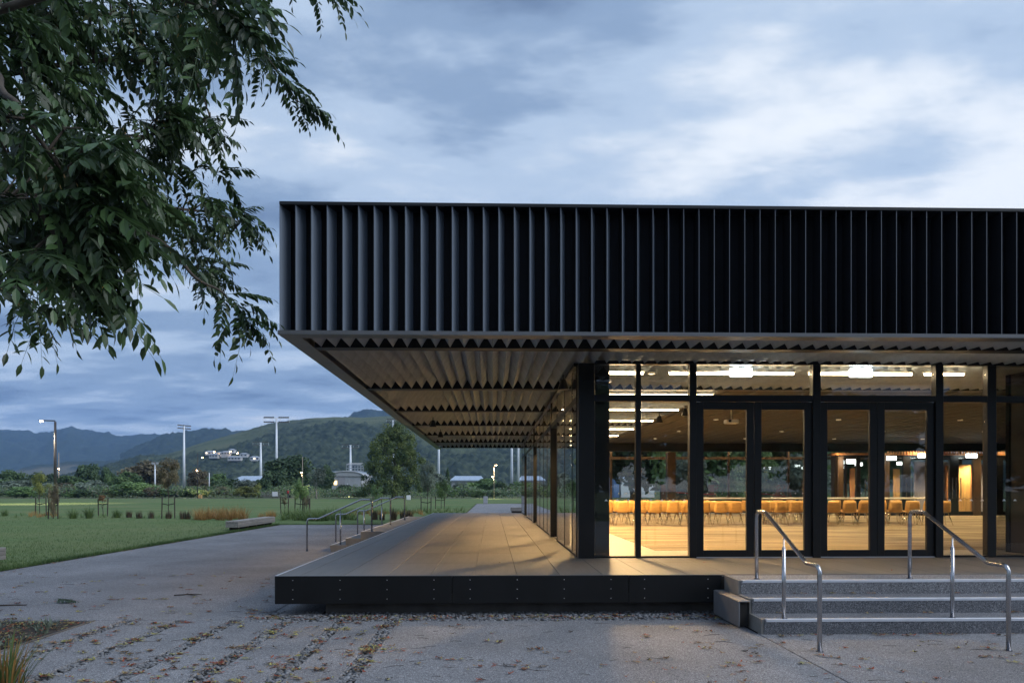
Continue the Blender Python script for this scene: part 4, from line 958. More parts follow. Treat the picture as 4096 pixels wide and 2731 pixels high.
# curved roof club building
Y = 215; a, b = at(1328, 1930, Y), at(1446, 1930, Y); zc = at(1388, 1886, Y)[2]; ze = at(1388, 1904, Y)[2]
t = thing('club_building', 'pale building with a shallow curved roof left of the big tree', 'building', ((a[0] + b[0]) / 2, Y + 8, 0))
MB().box(a[0], b[0], Y, Y + 16, 0, ze).build('wall', 'grey_paint', t)
n = 14; cx_, hw = (a[0] + b[0]) / 2, (b[0] - a[0]) / 2 + .5
pts = [(cx_ + hw * math.cos(PI - PI * i / n), ze + (zc - ze) * math.sin(PI * i / n)) for i in range(n + 1)]
rp = MB(); rp.prism(pts, 'y', Y - .35, Y + 16.3); rp.build('roof', 'grey_paint', t)
rp = MB(); rp.tube([(x, Y - .45, z + .12) for x, z in pts], .18, 6); rp.build('roof_edge', 'grey_paint', t)
d0, d1 = at(1352, 1907, Y), at(1380, 1935, Y); MB().box(d0[0], d1[0], Y - .12, Y - .02, 0, d0[2]).build('door', 'door_grey', t)
d0, d1 = at(1381, 1907, Y), at(1398, 1935, Y); MB().box(d0[0], d1[0], Y - .12, Y - .02, 0, d0[2]).build('door', 'grey_paint', t)
d0, d1 = at(1336, 1922, Y), at(1348, 1935, Y); MB().box(d0[0], d1[0], Y - .10, Y - .02, d1[2] - .2, d0[2]).build('window', 'yellow_glow', t)
a, b = at(1326, 1886, 235), at(1432, 1886, 235); z1 = at(1380, 1884, 235)[2]
t2 = thing('stand_roof', 'flat pale blue roof behind the curved roof building', 'building', ((a[0] + b[0]) / 2, 240, 0))
MB().box(a[0] + .5, b[0] - .5, 236, 250, 0, z1 - .9).build('wall', 'grey_paint', t2); MB().box(a[0], b[0], 235, 251, z1 - .85, z1).build('roof', 'roof_blue', t2)
t3 = thing('steel_stand', 'open white steel framework above the curved roof building', 'framework', (at(1412, HY, 245)[0], 247, 0))
a, b = at(1383, 1860, 245), at(1442, 1882, 245)
fr = MB()
for k in range(6):
    xx = a[0] + k * (b[0] - a[0]) / 5
    for yy in (246, 250): fr.tube([(xx, yy, 0), (xx, yy, a[2])], .07, 5)
fr.build('column', 'grey_paint', t3); fr = MB()
for z in (a[2], (a[2] + b[2]) / 2, b[2]):
    for yy in (246, 250): fr.tube([(a[0], yy, z), (b[0], yy, z)], .09, 5)
for k in range(10): xx = a[0] + (k + .5) * (b[0] - a[0]) / 10; fr.tube([(xx, 245, a[2] + .3), (xx, 251, a[2] + .9)], .08, 5)
fr.build('girder', 'grey_paint', t3)
# blue gabled house seen through the hall
Y = 165; x0, x1 = at(2484, HY, Y)[0], at(2618, HY, Y)[0]; zr, ze = at(2540, 1898, Y)[2], at(2540, 1914, Y)[2]
t = thing('gabled_house', 'white house with blue gable and pale blue roof seen through the hall', 'house', ((x0 + x1) / 2, Y + 4, 0))
MB().box(x0, x1, Y, Y + 8, 0, ze).build('wall', 'white_paint', t)
r_ = MB(); r_.add([(x0 - .4, Y - .5, ze - .1), (x1 + .6, Y - .5, ze - .1), (x1 - 1.2, Y + 4, zr), (x0 + .6, Y + 4, zr), (x1 + .6, Y + 8.5, ze - .1), (x0 - .4, Y + 8.5, ze - .1)], [(0, 1, 2, 3), (3, 2, 4, 5), (0, 3, 5), (1, 4, 2), (0, 5, 4, 1)]); r_.build('roof', 'roof_blue', t)
MB().prism([(Y - .1, 0), (Y + 8.1, 0), (Y + 8.1, ze), (Y + 4, zr - .1), (Y - .1, ze)], 'x', x0 - 1.6, x0 - .42).build('gable', 'wall_blue', t)
for k in range(4):
    xx = x0 + 1.2 + k * (x1 - x0 - 2.4) / 3; f = MB().box(xx - .55, xx + .55, Y - .06, Y - .01, ze - 1.7, ze - .6).build('window', 'white_paint', t); MB().box(xx - .45, xx + .45, Y - .09, Y - .061, ze - 1.6, ze - .7).build('pane', 'dark_glass', f)
# houses on the hillside, standing on a cut terrace
hs_ = [(843, 1812, 36, 'flat roofed pale house, leftmost of the cluster on the hill'), (858, 1824, 34, 'long low house below the leftmost on the hill'), (882, 1816, 22, 'small pale house in the middle of the hill cluster'), (906, 1822, 34, 'tall white house in the middle of the hill cluster'), (930, 1804, 22, 'small house highest up in the hill cluster'), (941, 1834, 50, 'wide white roofed house lowest in the hill cluster'), (978, 1821, 30, 'white house with dark windows right of the hill cluster'), (1022, 1835, 36, 'grey roofed house farthest right on the hill')]
DH = bpy.context.evaluated_depsgraph_get()
from mathutils.bvhtree import BVHTree
hill_o = [o for o in COL.objects if o.name == 'hill'][0]
bv = BVHTree.FromPolygons([tuple(v.co + hill_o.location) for v in hill_o.data.vertices], [tuple(p.vertices) for p in hill_o.data.polygons])
def on_hill(u, v):
    d = (at(u, v, 1000) - Vector((0, 0, EYE))).normalized(); h = bv.ray_cast(Vector((0, 0, EYE)), d)
    return h[0] if h[0] else at(u, v, 1200)
for u, v, wpx, lab in hs_:
    g_ = on_hill(u, v + 5); Y = g_[1] - 4; c = at(u, v, Y); wd = pxw(wpx, Y); h = 4.0 if 'tall' not in lab else 6.5; zb = g_[2] - 1.2
    t = thing('hillside_house', lab, 'house', (c[0], Y, zb), 'houses on the hillside')
    zt = g_[2] + h
    MB().box(c[0] - wd / 2, c[0] + wd / 2, Y - 4, Y + 4, zb, zt - 1.2).build('wall', 'house_wall', t)
    r_ = MB(); e = .6; X0, X1, Y0, Y1 = c[0] - wd / 2 - e, c[0] + wd / 2 + e, Y - 4 - e, Y + 4 + e; zq = zt - 1.2
    r_.add([(X0, Y0, zq), (X1, Y0, zq), (X1, Y1, zq), (X0, Y1, zq), (X0 + 3, Y, zq + 1.6), (X1 - 3, Y, zq + 1.6)], [(0, 1, 5, 4), (2, 3, 4, 5), (1, 2, 5), (3, 0, 4), (0, 3, 2, 1)]); r_.build('roof', 'house_roof', t)
    k = max(2, int(wd / 3.2))
    for i in range(k):
        xx = c[0] - wd / 2 + (i + .5) * wd / k; MB().box(xx - .8, xx + .8, Y - 4.12, Y - 4.02, zt - 3.2, zt - 1.7).build('window', 'window_glow' if rnd.random() < .15 else 'dark_glass', t)
for i, (u, v) in enumerate(((857, 1807), (921, 1806), (950, 1812), (809, 1830), (870, 1821))):
    g_ = on_hill(u, v + 8); Y = g_[1] - 9; q = at(u, v, Y)
    lab = ['leftmost above the roofs', 'beside the highest house', 'right of the highest house', 'far left below the houses', 'between the roofs'][i]
    t = thing('hill_street_lamp', f'tiny orange street lamp on the hill, {lab}', 'street lamp', (q[0], Y, g_[2] - 2), 'orange street lamps on the hill')
    MB().tube([(q[0], Y, g_[2] - 2), (q[0], Y, q[2] - .3)], .12, 6).build('pole', 'lamp_post', t); MB().lathe((q[0], Y, q[2] - .5), [(.3, 0), (.62, .35), (.62, .7), (.3, 1.0)], 10).build('lamp_head', 'lamp_orange', t)
# slatted fence and sign at the far edge, a person in a red top
p0, p1 = at(1046, HY, 152)[0], at(1122, HY, 152)[0]
t = thing('slat_fence', 'grey picket fence at the far edge of the lawn', 'fence', ((p0 + p1) / 2, 152, 0))
for z in (.35, 1.05): MB().box(p0, p1, 152.03, 152.09, z, z + .08).build('rail', 'timber_grey', t)
pk = MB().box(-.05, .05, 151.98, 152.02, .05, 1.3).mesh('picket', 'timber_grey'); xx = p0
while xx < p1: inst('picket', pk, t, Vector((xx, 0, 0)) - wloc(t)); xx += .16
pz = at(1100, 1980, 150.8); t = thing('notice_board', 'small white notice board in front of the picket fence', 'sign', (pz[0], 150.8, 0))
MB().bev(pz[0] - .55, pz[0] + .55, 150.75, 150.8, .4, 1.3, .02).build('board', 'white_paint', t)
for s_ in (-.45, .45): MB().tube([(pz[0] + s_, 150.84, 0), (pz[0] + s_, 150.84, 1.2)], .04, 6).build('post', 'lamp_post', t)

def person(x, y, z):
    t = thing('person', 'person in a red top and dark trousers walking beyond the lawn', 'person', (x, y, z))
    J = {'pel': (0, 0, .95), 'ch': (0, 0, 1.35), 'nk': (0, 0, 1.5), 'hd': (0, -.02, 1.60), 'tp': (0, -.01, 1.72), 'sl': (-.19, 0, 1.42), 'el': (-.25, .06, 1.15), 'wl': (-.26, -.08, .92), 'hl': (-.26, -.11, .84), 'sr': (.19, 0, 1.42), 'er': (.25, -.05, 1.15), 'wr': (.25, -.16, .95), 'hr': (.25, -.19, .87),
         'kl': (-.10, -.10, .52), 'al': (-.10, .02, .09), 'tl': (-.10, -.12, .05), 'kr': (.10, .03, .50), 'ar': (.10, .20, .12), 'tr': (.10, .10, .04), 'jl': (-.09, 0, .88), 'jr': (.09, 0, .88)}
    R_ = {'pel': .15, 'ch': .16, 'nk': .055, 'hd': .095, 'tp': .07, 'sl': .065, 'el': .045, 'wl': .032, 'hl': .04, 'sr': .065, 'er': .045, 'wr': .032, 'hr': .04, 'kl': .06, 'al': .042, 'tl': .04, 'kr': .06, 'ar': .042, 'tr': .04, 'jl': .09, 'jr': .09}
    E_ = [('pel', 'ch'), ('ch', 'nk'), ('nk', 'hd'), ('hd', 'tp'), ('ch', 'sl'), ('sl', 'el'), ('el', 'wl'), ('wl', 'hl'), ('ch', 'sr'), ('sr', 'er'), ('er', 'wr'), ('wr', 'hr'), ('pel', 'jl'), ('jl', 'kl'), ('kl', 'al'), ('al', 'tl'), ('pel', 'jr'), ('jr', 'kr'), ('kr', 'ar'), ('ar', 'tr')]
    ks = list(J); me = bpy.data.meshes.new('body'); me.from_pydata([J[k] for k in ks], [(ks.index(a), ks.index(b)) for a, b in E_], [])
    for n_ in ('dark_cloth', 'red_cloth'): me.materials.append(M[n_])
    o = bpy.data.objects.new('body', me); COL.objects.link(o); o.parent = t
    o.modifiers.new('skin', 'SKIN'); o.modifiers.new('sub', 'SUBSURF').levels = 1
    for i, k in enumerate(ks): sv = me.skin_vertices[0].data[i]; sv.radius = (R_[k], R_[k]); sv.use_root = (k == 'pel')
    tp = MB(); tp.lathe((x, y, z + .92), [(.17, 0), (.18, .1), (.19, .35), (.20, .48), (.12, .57)], 12); tp.build('top', 'red_cloth', t, True)
p = at(1152, HY, 148.5); person(p[0], 148.5, 0.03)

# ================================================================== VEGETATION
def lobes_crown(seed, shape='round', nl=26, nleaf=2600, size=.055):
    # leaf-sized faces spread through clumps; unit crown: radius 1, z from -1 to 1
    r = random.Random(seed); L_ = []
    for i in range(nl):
        while True:
            p = Vector((r.uniform(-1, 1), r.uniform(-1, 1), r.uniform(-1, 1)))
            if p.length < 1: break
        if shape == 'cone': k = (1 - p.z) / 2; p.x *= .25 + .75 * k; p.y *= .25 + .75 * k
        if shape == 'dome': p.z = -0.75 + abs(p.z) * 1.5
        if shape == 'wide': p.z *= .8
        L_.append((p * .78, r.uniform(.20, .40)))
    vs = []; fs = []
    for i in range(nleaf):
        c, rad = r.choice(L_); d = Vector((r.gauss(0, 1), r.gauss(0, 1), r.gauss(0, 1) + .25)).normalized()
        q = c + d * rad * (r.random() ** .33) * r.uniform(.8, 1.12)
        nrm = (d + Vector((r.gauss(0, .5), r.gauss(0, .5), r.gauss(0, .5) + .3))).normalized()
        a = nrm.orthogonal().normalized(); a.rotate(Matrix.Rotation(r.uniform(0, 6.28), 3, nrm)); b = nrm.cross(a)
        s_ = size * r.uniform(.6, 1.3); k = len(vs)
        vs += [tuple(q - a * s_), tuple(q + b * s_ * .6), tuple(q + a * s_), tuple(q - b * s_ * .6 + nrm * s_ * .3)]
        fs.append((k, k + 1, k + 2, k + 3))
    return vs, fs
CR = {}
def crown(kind, seed, m):
    key = (kind, seed, m)
    if key not in CR:
        sh = {'round': ('round', 34, 4600, .078), 'dome': ('dome', 40, 5200, .074), 'wide': ('wide', 32, 4600, .078), 'cone': ('cone', 30, 3200, .07), 'thin': ('round', 24, 2200, .055), 'fine': ('round', 30, 6500, .042)}[kind]
        mb = MB(); mb.v, mb.f = lobes_crown(seed * 13 + 5, *sh); mb.mi = [0] * len(mb.f); CR[key] = mb.mesh('crown', m)
    return CR[key]
def trunk_mesh(seed, bend=.12, m='bark', limbs=4):
    r = random.Random(seed); mb = MB(); pts = [Vector((0, 0, 0))]
    for i in range(1, 6): pts.append(Vector((r.uniform(-bend, bend) * i / 5, r.uniform(-bend, bend) * i / 5, i / 5)))
    mb.tube(pts, [.05, .042, .036, .03, .022, .012], 7)
    for i in range(limbs):
        b = pts[2 + i % 3]; a = r.uniform(0, 6.28); e = b + Vector((math.cos(a) * .28, math.sin(a) * .28, .32)); mid = b.lerp(e, .5) + Vector((0, 0, -.03))
        mb.tube([b, mid, e], [.02, .014, .005], 5)
    return mb.mesh('trunk', m, True)
TR = [trunk_mesh(i) for i in range(3)]; TRP = trunk_mesh(9, .2, 'bark_pale', 6)
def tree(name, lab, cat, x, y, h, wd, kind, m, seed, z0=0.0, clear=.12, grp=None, pale=False, dep=None):
    # crown fills height clear*h..h; trunk reaches well into it
    t = thing(name, lab, cat, (x, y, z0), grp)
    c0 = h * clear; hc_ = (h - c0) / 2
    inst('trunk', TRP if pale else TR[seed % 3], t, (0, 0, 0), (0, 0, seed), (h * .8 * (.7 if h > 4 else .45),) * 2 + (h * .82,))
    inst('crown', crown(kind, seed % 4, m), t, (0, 0, c0 + hc_), (0, 0, seed * 1.3), (wd * .58, (dep or wd) * .58, hc_ * 1.10))
    return t
# far row along the lawn: (u, v top, width px, distance, crown kind, foliage, label)
row = [
 (-60, 1882, 170, 175, 'wide', 'foliage_dark', 'dark tree cut off by the left edge behind the lawn'),
 (40, 1884, 120, 185, 'round', 'foliage_mid', 'dark green tree in the back row at far left'),
 (118, 1890, 90, 190, 'round', 'foliage_dark', 'dark tree in the back row left of the tall street lamp'),
 (185, 1882, 100, 190, 'wide', 'foliage_dark', 'dark broad tree right behind the tall street lamp'),
 (66, 1908, 130, 158, 'dome', 'foliage_grey', 'grey-leaved spreading shrub at far left'),
 (-20, 1930, 90, 156, 'dome', 'foliage_dark', 'dark shrub touching the left edge of the lawn'),
 (92, 1938, 112, 152, 'dome', 'foliage_light', 'light green rounded shrub at far left'),
 (205, 1915, 90, 160, 'dome', 'foliage_grey', 'grey-leaved shrub behind the tall street lamp'),
 (175, 1930, 60, 153, 'thin', 'foliage_yellow', 'thin yellowish shrub left of the tall street lamp'),
 (262, 1925, 85, 157, 'dome', 'foliage_brown', 'brownish shrub right of the tall street lamp'),
 (300, 1893, 130, 165, 'wide', 'foliage_mid', 'broad dark green tree right of the tall street lamp'),
 (357, 1850, 95, 185, 'round', 'foliage_dark', 'tall dark tree, taller of two above the left bushes'),
 (418, 1867, 75, 188, 'round', 'foliage_dark', 'dark tree, shorter of two above the left bushes'),
 (372, 1914, 125, 158, 'dome', 'foliage_grey', 'grey-leaved dome shrub at left of the lawn row'),
 (340, 1955, 60, 151, 'round', 'foliage_dark', 'small dark round shrub under the grey dome shrub'),
 (292, 1955, 70, 152, 'dome', 'foliage_mid', 'low green shrub below the broad dark tree'),
 (452, 1895, 70, 176, 'round', 'foliage_mid', 'mid green tree left of the big dome tree'),
 (583, 1833, 185, 185, 'dome', 'foliage_brown', 'big olive-brown dome shaped tree on the left'),
 (520, 1880, 105, 168, 'round', 'foliage_mid', 'mid green tree in front of the olive dome tree'),
 (532, 1913, 175, 155, 'dome', 'foliage_light', 'wide bright green mounded shrub on the left'),
 (445, 1950, 60, 153, 'thin', 'foliage_yellow', 'thin yellow-green shrub left of the bright mounded shrub'),
 (615, 1945, 100, 153, 'dome', 'foliage_brown', 'olive shrub right of the bright mounded shrub'),
 (700, 1950, 80, 156, 'dome', 'foliage_grey', 'greyish shrub left of the leftmost white mast'),
 (662, 1955, 70, 153, 'round', 'foliage_mid', 'low shrub behind the tall staked tree'),
 (768, 1945, 95, 153, 'dome', 'foliage_mid', 'green shrub at the foot of the leftmost white mast'),
 (792, 1878, 84, 172, 'round', 'foliage_brown', 'brownish tree behind the slim dark lamp pole'),
 (855, 1888, 95, 178, 'round', 'foliage_mid', 'green tree left of the low grey roof'),
 (832, 1958, 70, 153, 'thin', 'foliage_yellow', 'thin yellowish shrub near the slim white pole'),
 (905, 1906, 125, 163, 'wide', 'foliage_dark', 'dark tree in front of the low grey roof, left one'),
 (985, 1914, 95, 163, 'wide', 'foliage_grey', 'grey-green tree in front of the low grey roof, middle'),
 (1045, 1905, 80, 165, 'wide', 'foliage_dark', 'dark tree in front of the low grey roof, right one'),
 (900, 1942, 66, 154, 'thin', 'foliage_brown', 'thin brownish shrub left of the weeping shrub'),
 (981, 1936, 86, 151, 'dome', 'foliage_yellow', 'yellow-green weeping shrub at the lawn edge'),
 (1034, 1934, 30, 152, 'thin', 'foliage_yellow', 'slim yellow tree beside the weeping shrub'),
 (1160, 1797, 225, 178, 'dome', 'foliage_dark', 'large dark spreading tree in front of the tallest mast'),
 (1105, 1870, 110, 168, 'wide', 'foliage_dark', 'dark tree at the left foot of the large spreading tree'),
 (1300, 1858, 76, 172, 'round', 'foliage_dark', 'dark narrow tree left of the curved roof building'),
 (1352, 1952, 70, 158, 'dome', 'foliage_dark', 'dark low shrub below the curved roof building'),
 (1400, 1932, 95, 165, 'wide', 'foliage_dark', 'dark shrub between curved roof building and big tree'),
 (1440, 1955, 60, 154, 'dome', 'foliage_mid', 'green shrub at the left foot of the big tree'),
 (1507, 1934, 56, 118, 'thin', 'foliage_light', 'light green young tree before the big tree'),
 (1700, 1925, 70, 158, 'wide', 'foliage_mid', 'green shrub at the right foot of the big tree'),
 (1752, 1885, 90, 165, 'round', 'foliage_grey', 'grey-green tree right of the big tree'),
 (1790, 1866, 26, 170, 'cone', 'foliage_dark', 'small dark conifer seen under the verandah roof'),
 (1812, 1936, 60, 153, 'thin', 'foliage_light', 'light green shrub below the small conifer'),
 (1845, 1924, 90, 158, 'dome', 'foliage_grey', 'grey-leaved shrub seen under the verandah roof'),
 (1930, 1904, 125, 164, 'wide', 'foliage_mid', 'wide green tree before the pale blue roof'),
 (1903, 1950, 80, 153, 'dome', 'foliage_mid', 'green shrub behind the grey utility box'),
 (2008, 1918, 90, 160, 'wide', 'foliage_dark', 'dark tree under the verandah, right of the wide green tree'),
 (2072, 1922, 80, 162, 'wide', 'foliage_mid', 'green tree beside the pair of white masts'),
 (2135, 1915, 90, 163, 'wide', 'foliage_dark', 'dark tree at the end of the side glazing'),
 (1965, 1950, 70, 154, 'dome', 'foliage_dark', 'low dark shrub behind the two-headed lamp pole'),
]
for i, (u, vt, wpx, Y, kind, m, lab) in enumerate(row):
    p = at(u, vt, Y); tree('park_tree' if p[2] > 5 else 'shrub', lab, 'tree' if p[2] > 5 else 'shrub', p[0], Y, p[2], pxw(wpx, Y), kind, m, i + 1, clear=.05 if kind != 'round' else .12, grp='trees and shrubs beyond the lawn')
r = random.Random(77); ug = MB()
for i in range(26000):
    u = r.uniform(-250, 2300); Y = r.uniform(150.5, 160); x = at(u, HY, Y)[0]
    hh = 1.1 + 1.5 * max(0, noise.noise(Vector((x / 3.2, Y / 6, 1.1))) + .45) + 1.2 * max(0, noise.noise(Vector((x / 9.0, 2.2, Y / 9))))
    q = Vector((x, Y, hh * math.sqrt(r.random()))); nrm = Vector((r.gauss(0, .6), -.5 + r.gauss(0, .5), .6 + r.gauss(0, .4))).normalized()
    a = nrm.orthogonal().normalized(); a.rotate(Matrix.Rotation(r.uniform(0, 6.28), 3, nrm)); b = nrm.cross(a); s_ = r.uniform(.10, .22); ug.cur = r.choices((0, 1, 2, 3), (4, 4, 2, 1))[0] if i % 9 == 0 else ug.cur
    ug.add([tuple(q - a * s_), tuple(q + b * s_ * .6), tuple(q + a * s_), tuple(q - b * s_ * .6)], [(0, 1, 2, 3)])
tag(ug.build('undergrowth', ['foliage_dark', 'foliage_mid', 'foliage_grey', 'foliage_brown']), 'low tangled undergrowth below the trees beyond the lawn', 'undergrowth', kind='stuff')
p = at(1265, 1862, 140); tree('park_tree', 'slender tree with a pale trunk left of the curved roof building', 'tree', p[0], 140, p[2], pxw(92, 140), 'thin', 'foliage_grey', 71, clear=.28, pale=True)
# the big tree
p = at(1580, 1690, 142)
bt = thing('big_tree', 'big dense green tree standing alone behind the side steps', 'tree', (p[0] - .2, 142, 0))
mb = MB(); mb.tube([(p[0] - .2, 142, 0), (p[0] - .1, 142, 1.5), (p[0] + .1, 142, 4), (p[0], 142, 8)], [.55, .42, .36, .2], 10)
for k in range(9):
    a = k * 2.4; z = 1.8 + k * .7; mb.tube([(p[0], 142, z), (p[0] + math.cos(a) * 2.2, 142 + math.sin(a) * 2.2, z + 1.3), (p[0] + math.cos(a) * 4.2, 142 + math.sin(a) * 4.2, z + 2.8)], [.18, .11, .04], 6)
mb.build('trunk', 'bark', bt, True)
r = random.Random(31); H = p[2]; lob = []
for k in range(150):
    z = r.uniform(.07, .95); wmax = float(np.interp(z, [.05, .12, .25, .40, .55, .68, .82, .92, 1.0], [4.0, 5.6, 6.1, 5.9, 5.3, 4.6, 3.3, 1.9, .6])); a = r.uniform(0, 6.28); q = math.sqrt(r.uniform(.10, 1)) * wmax
    q *= 1 + .30 * noise.noise(Vector((math.cos(a) * 1.6, math.sin(a) * 1.6, z * 4.5)))
    lob.append((Vector((p[0] + math.cos(a) * q - (.7 if z < .45 else -.2), 142 + math.sin(a) * q, z * H)), r.uniform(.45, 1.5)))
mb = MB()
for k in range(30000):
    c, rad = r.choice(lob); d = Vector((r.gauss(0, 1), r.gauss(0, 1), r.gauss(0, 1) + .35)).normalized(); q = c + d * rad * r.uniform(.55, 1.08)
    nrm = (d + Vector((r.gauss(0, .5), r.gauss(0, .5), r.gauss(0, .5) + .35))).normalized(); a = nrm.orthogonal().normalized(); a.rotate(Matrix.Rotation(r.uniform(0, 6.28), 3, nrm)); b = nrm.cross(a); s_ = r.uniform(.10, .22)
    mb.add([tuple(q - a * s_), tuple(q + b * s_ * .6), tuple(q + a * s_), tuple(q - b * s_ * .6 + nrm * s_ * .3)], [(0, 1, 2, 3)])
leafmat('foliage_big', (0.045, 0.080, 0.026), (0.185, 0.225, 0.066), 0.6, .55, objrand=0)
mb.build('crown', 'foliage_big', bt)
# staked young trees in the planting strip
def staked(u, v, vtop, wpx, kind, m, lab, stakes, clear=.45, hs=1.15, dark=True):
    b = gp(u, v); Y = b[1]; top = at(u, vtop, Y)[2]; wd = pxw(wpx, Y)
    t = thing('young_tree', lab, 'tree', (b[0], Y, .012), 'young staked trees along the lawn')
    inst('trunk', TR[int(u) % 3], t, (0, 0, 0), (0, 0, u), (.55, .55, top * .8)); c0 = top * clear
    if m: inst('crown', crown(kind, int(u) % 4, m), t, (0, 0, (top + c0) / 2), (0, 0, u), (wd / 2, wd / 2, (top - c0) / 2))
    tops = []
    for su in stakes:
        x = at(su, HY, Y)[0] - b[0]; y = rnd.uniform(-.15, .15); lean = rnd.uniform(-.05, .05)
        MB().tube([(b[0] + x, Y + y, 0), (b[0] + x + lean, Y + y, hs + rnd.uniform(-.03, .06))], .035, 7).build('stake', 'stake', t); tops.append(Vector((b[0] + x + lean * .7, Y + y, hs * .72)))
    mb = MB(); mb.tube([tops[0], Vector((b[0], Y - .03, hs * .66)), tops[-1]], .028, 6); mb.build('tie', 'tie', t)
staked(158, 2062, 1885, 60, 'thin', 'foliage_yellow', 'spindly yellowish staked sapling left of the tall street lamp', [137, 186])
staked(213, 2075, 1925, 44, 'fine', 'foliage_brown', 'bushy narrow staked tree in front of the tall street lamp', [195, 233], clear=.05)
staked(412, 2064, 1975, 34, 'thin', 'foliage_rust', 'small bare rusty staked sapling on the lawn', [392, 433], clear=.55)
staked(674, 2073, 1828, 105, 'fine', 'foliage_brown', 'tall slender staked tree, tallest of the saplings', [650, 698], clear=.46, hs=1.25)
staked(1138, 2056, 1985, 28, 'thin', 'foliage_brown', 'nearly bare staked sapling left of the leafy one', [1126, 1153], clear=.5)
staked(1201, 2062, 1912, 76, 'fine', 'foliage_light', 'leafy light green staked tree above the long bench', [1179, 1213, 1240], clear=.38)
staked(1225, 2063, 1975, 26, 'thin', 'foliage_brown', 'thin brown staked sapling close behind the leafy one', [1218, 1238], clear=.35)
staked(1710, 2052, 1840, 84, 'fine', 'foliage_grey', 'tall wispy grey staked tree left of the deck end', [1684, 1724], clear=.36)
staked(1765, 2035, 1912, 62, 'fine', 'foliage_mid', 'leafy staked tree behind the wispy grey one', [1743, 1778], clear=.30)
staked(1508, 2032, 1985, 26, 'thin', 'foliage_mid', 'small staked sapling behind the side handrails', [1491, 1526], clear=.5)
# trees close behind the hall, seen through it, with rusty screens
for i, (x, y, h, w_, m, lab) in enumerate(((11.5, 62, 8.5, 7.0, 'foliage_dark', 'dark tree behind the hall, leftmost of the near group'), (15.5, 58, 8.0, 6.5, 'foliage_mid', 'dark tree behind the hall, second of the near group'), (19.8, 61, 9.0, 7.5, 'foliage_dark', 'dark tree behind the hall, third of the near group'), (24.5, 58, 8.5, 7.0, 'foliage_mid', 'dark tree behind the hall, fourth of the near group'), (29.5, 60, 9, 8, 'foliage_dark', 'dark tree behind the hall, rightmost of the near group'), (18.0, 50, 4.6, 2.4, 'foliage_light', 'young light tree close behind the rear windows'), (13.4, 51, 4.2, 2.8, 'foliage_grey', 'young grey tree close behind the rear windows'), (15.6, 47.5, 3.9, 2.4, 'foliage_mid', 'young green tree behind the rear windows, left of the light one'), (20.6, 48.5, 4.4, 3.0, 'foliage_grey', 'young grey tree behind the rear windows, right of the light one'), (8.6, 88, 3.4, 3.6, 'foliage_yellow', 'yellow-green shrub in front of the gabled house'), (12.3, 90, 2.8, 2.6, 'foliage_yellow', 'small yellow-green shrub right of the gabled house'), (10.6, 92, 2.6, 4.0, 'foliage_dark', 'dark shrub in front of the gabled house'), (6.0, 95, 2.6, 4.2, 'foliage_dark', 'dark shrub left of the gabled house'))):
    tree('tree' if h > 3.5 else 'shrub', lab, 'tree' if h > 3.5 else 'shrub', x, y, h, w_, 'round' if h > 4 else 'dome', m, 80 + i, clear=.08, grp='trees behind the hall')
for i, (x0, x1, lab) in enumerate(((12.2, 14.8, 'left'), (15.6, 18.6, 'middle'), (19.4, 22.6, 'right'))):
    t = thing('rusty_screen', f'rust brown steel screen among the trees behind the hall, {lab} one', 'screen', ((x0 + x1) / 2, 54, 0), 'rusty screens behind the hall')
    n = 6
    for k in range(n): box('screen_panel', 'corten', t, x0 + k * (x1 - x0) / n + .02, x0 + (k + 1) * (x1 - x0) / n - .02, 54, 54.06, .05, 2.1, .005)
    for xx in (x0, x1): box('post', 'lamp_post', t, xx - .05, xx + .05, 54.065, 54.15, 0, 2.15)
tp = MB(); tp.tube([(12.0, 49, 1.55), (14.2, 49, 1.42), (16.3, 49, 1.60), (19.5, 49, 1.30), (22.0, 49, 1.42)], .03, 5)
tag(tp.build('barrier_tape', 'red_tape'), 'red tape strung up behind the rear windows', 'tape')
for i, x in enumerate((12.0, 16.3, 22.0)):
    t_ = MB().tube([(x, 49, 0), (x, 49, 1.6)], .03, 6).build('tape_post', 'lamp_post'); tag(t_, f'thin post holding up the red tape, {["left", "middle", "right"][i]} one', 'post', 'posts of the red tape')
# tall dark trees across the street behind the viewer; they show as reflections in the glass
for i, (x, y, h, w_) in enumerate(((-22, -26, 9, 11), (-12, -30, 11, 12), (-3, -27, 9.5, 10), (6, -31, 11, 12), (15, -27, 10, 11), (25, -30, 11, 12), (36, -26, 10, 12))):
    tree('street_tree', f'dark tree mirrored in the glass from behind the viewer, {ORD[i]} from the left', 'tree', x, y, h, w_, 'wide', 'foliage_dark', 40 + i, clear=.06, grp='trees behind the viewer')

# ---- grass-like plants
def blades(mb, x, y, z, n, h, spread, wd, r, lean=.5, curl=.5):
    for i in range(n):
        a = r.uniform(0, 6.28); l_ = h * r.uniform(.55, 1.1); q = r.uniform(.1, 1) * lean; bx_, by = x + math.cos(a) * spread * r.random() * .35, y + math.sin(a) * spread * r.random() * .35
        dx, dy = math.cos(a), math.sin(a); px_, py_ = -dy * wd / 2, dx * wd / 2; pts_ = []
        for t_ in (0, .4, .75, 1):
            o_ = l_ * (q * t_ + curl * q * t_ * t_); zz_ = z + l_ * (t_ - curl * q * .75 * t_ * t_); k = (1 - t_ * .85)
            pts_.append(((bx_ + dx * o_ + px_ * k, by + dy * o_ + py_ * k, zz_), (bx_ + dx * o_ - px_ * k, by + dy * o_ - py_ * k, zz_)))
        b = len(mb.v)
        for p_ in pts_: mb.v += list(p_)
        for k in range(3): mb.f.append((b + 2 * k, b + 2 * k + 1, b + 2 * k + 3, b + 2 * k + 2)); mb.mi.append(mb.cur)
r = random.Random(5)
mb = MB()
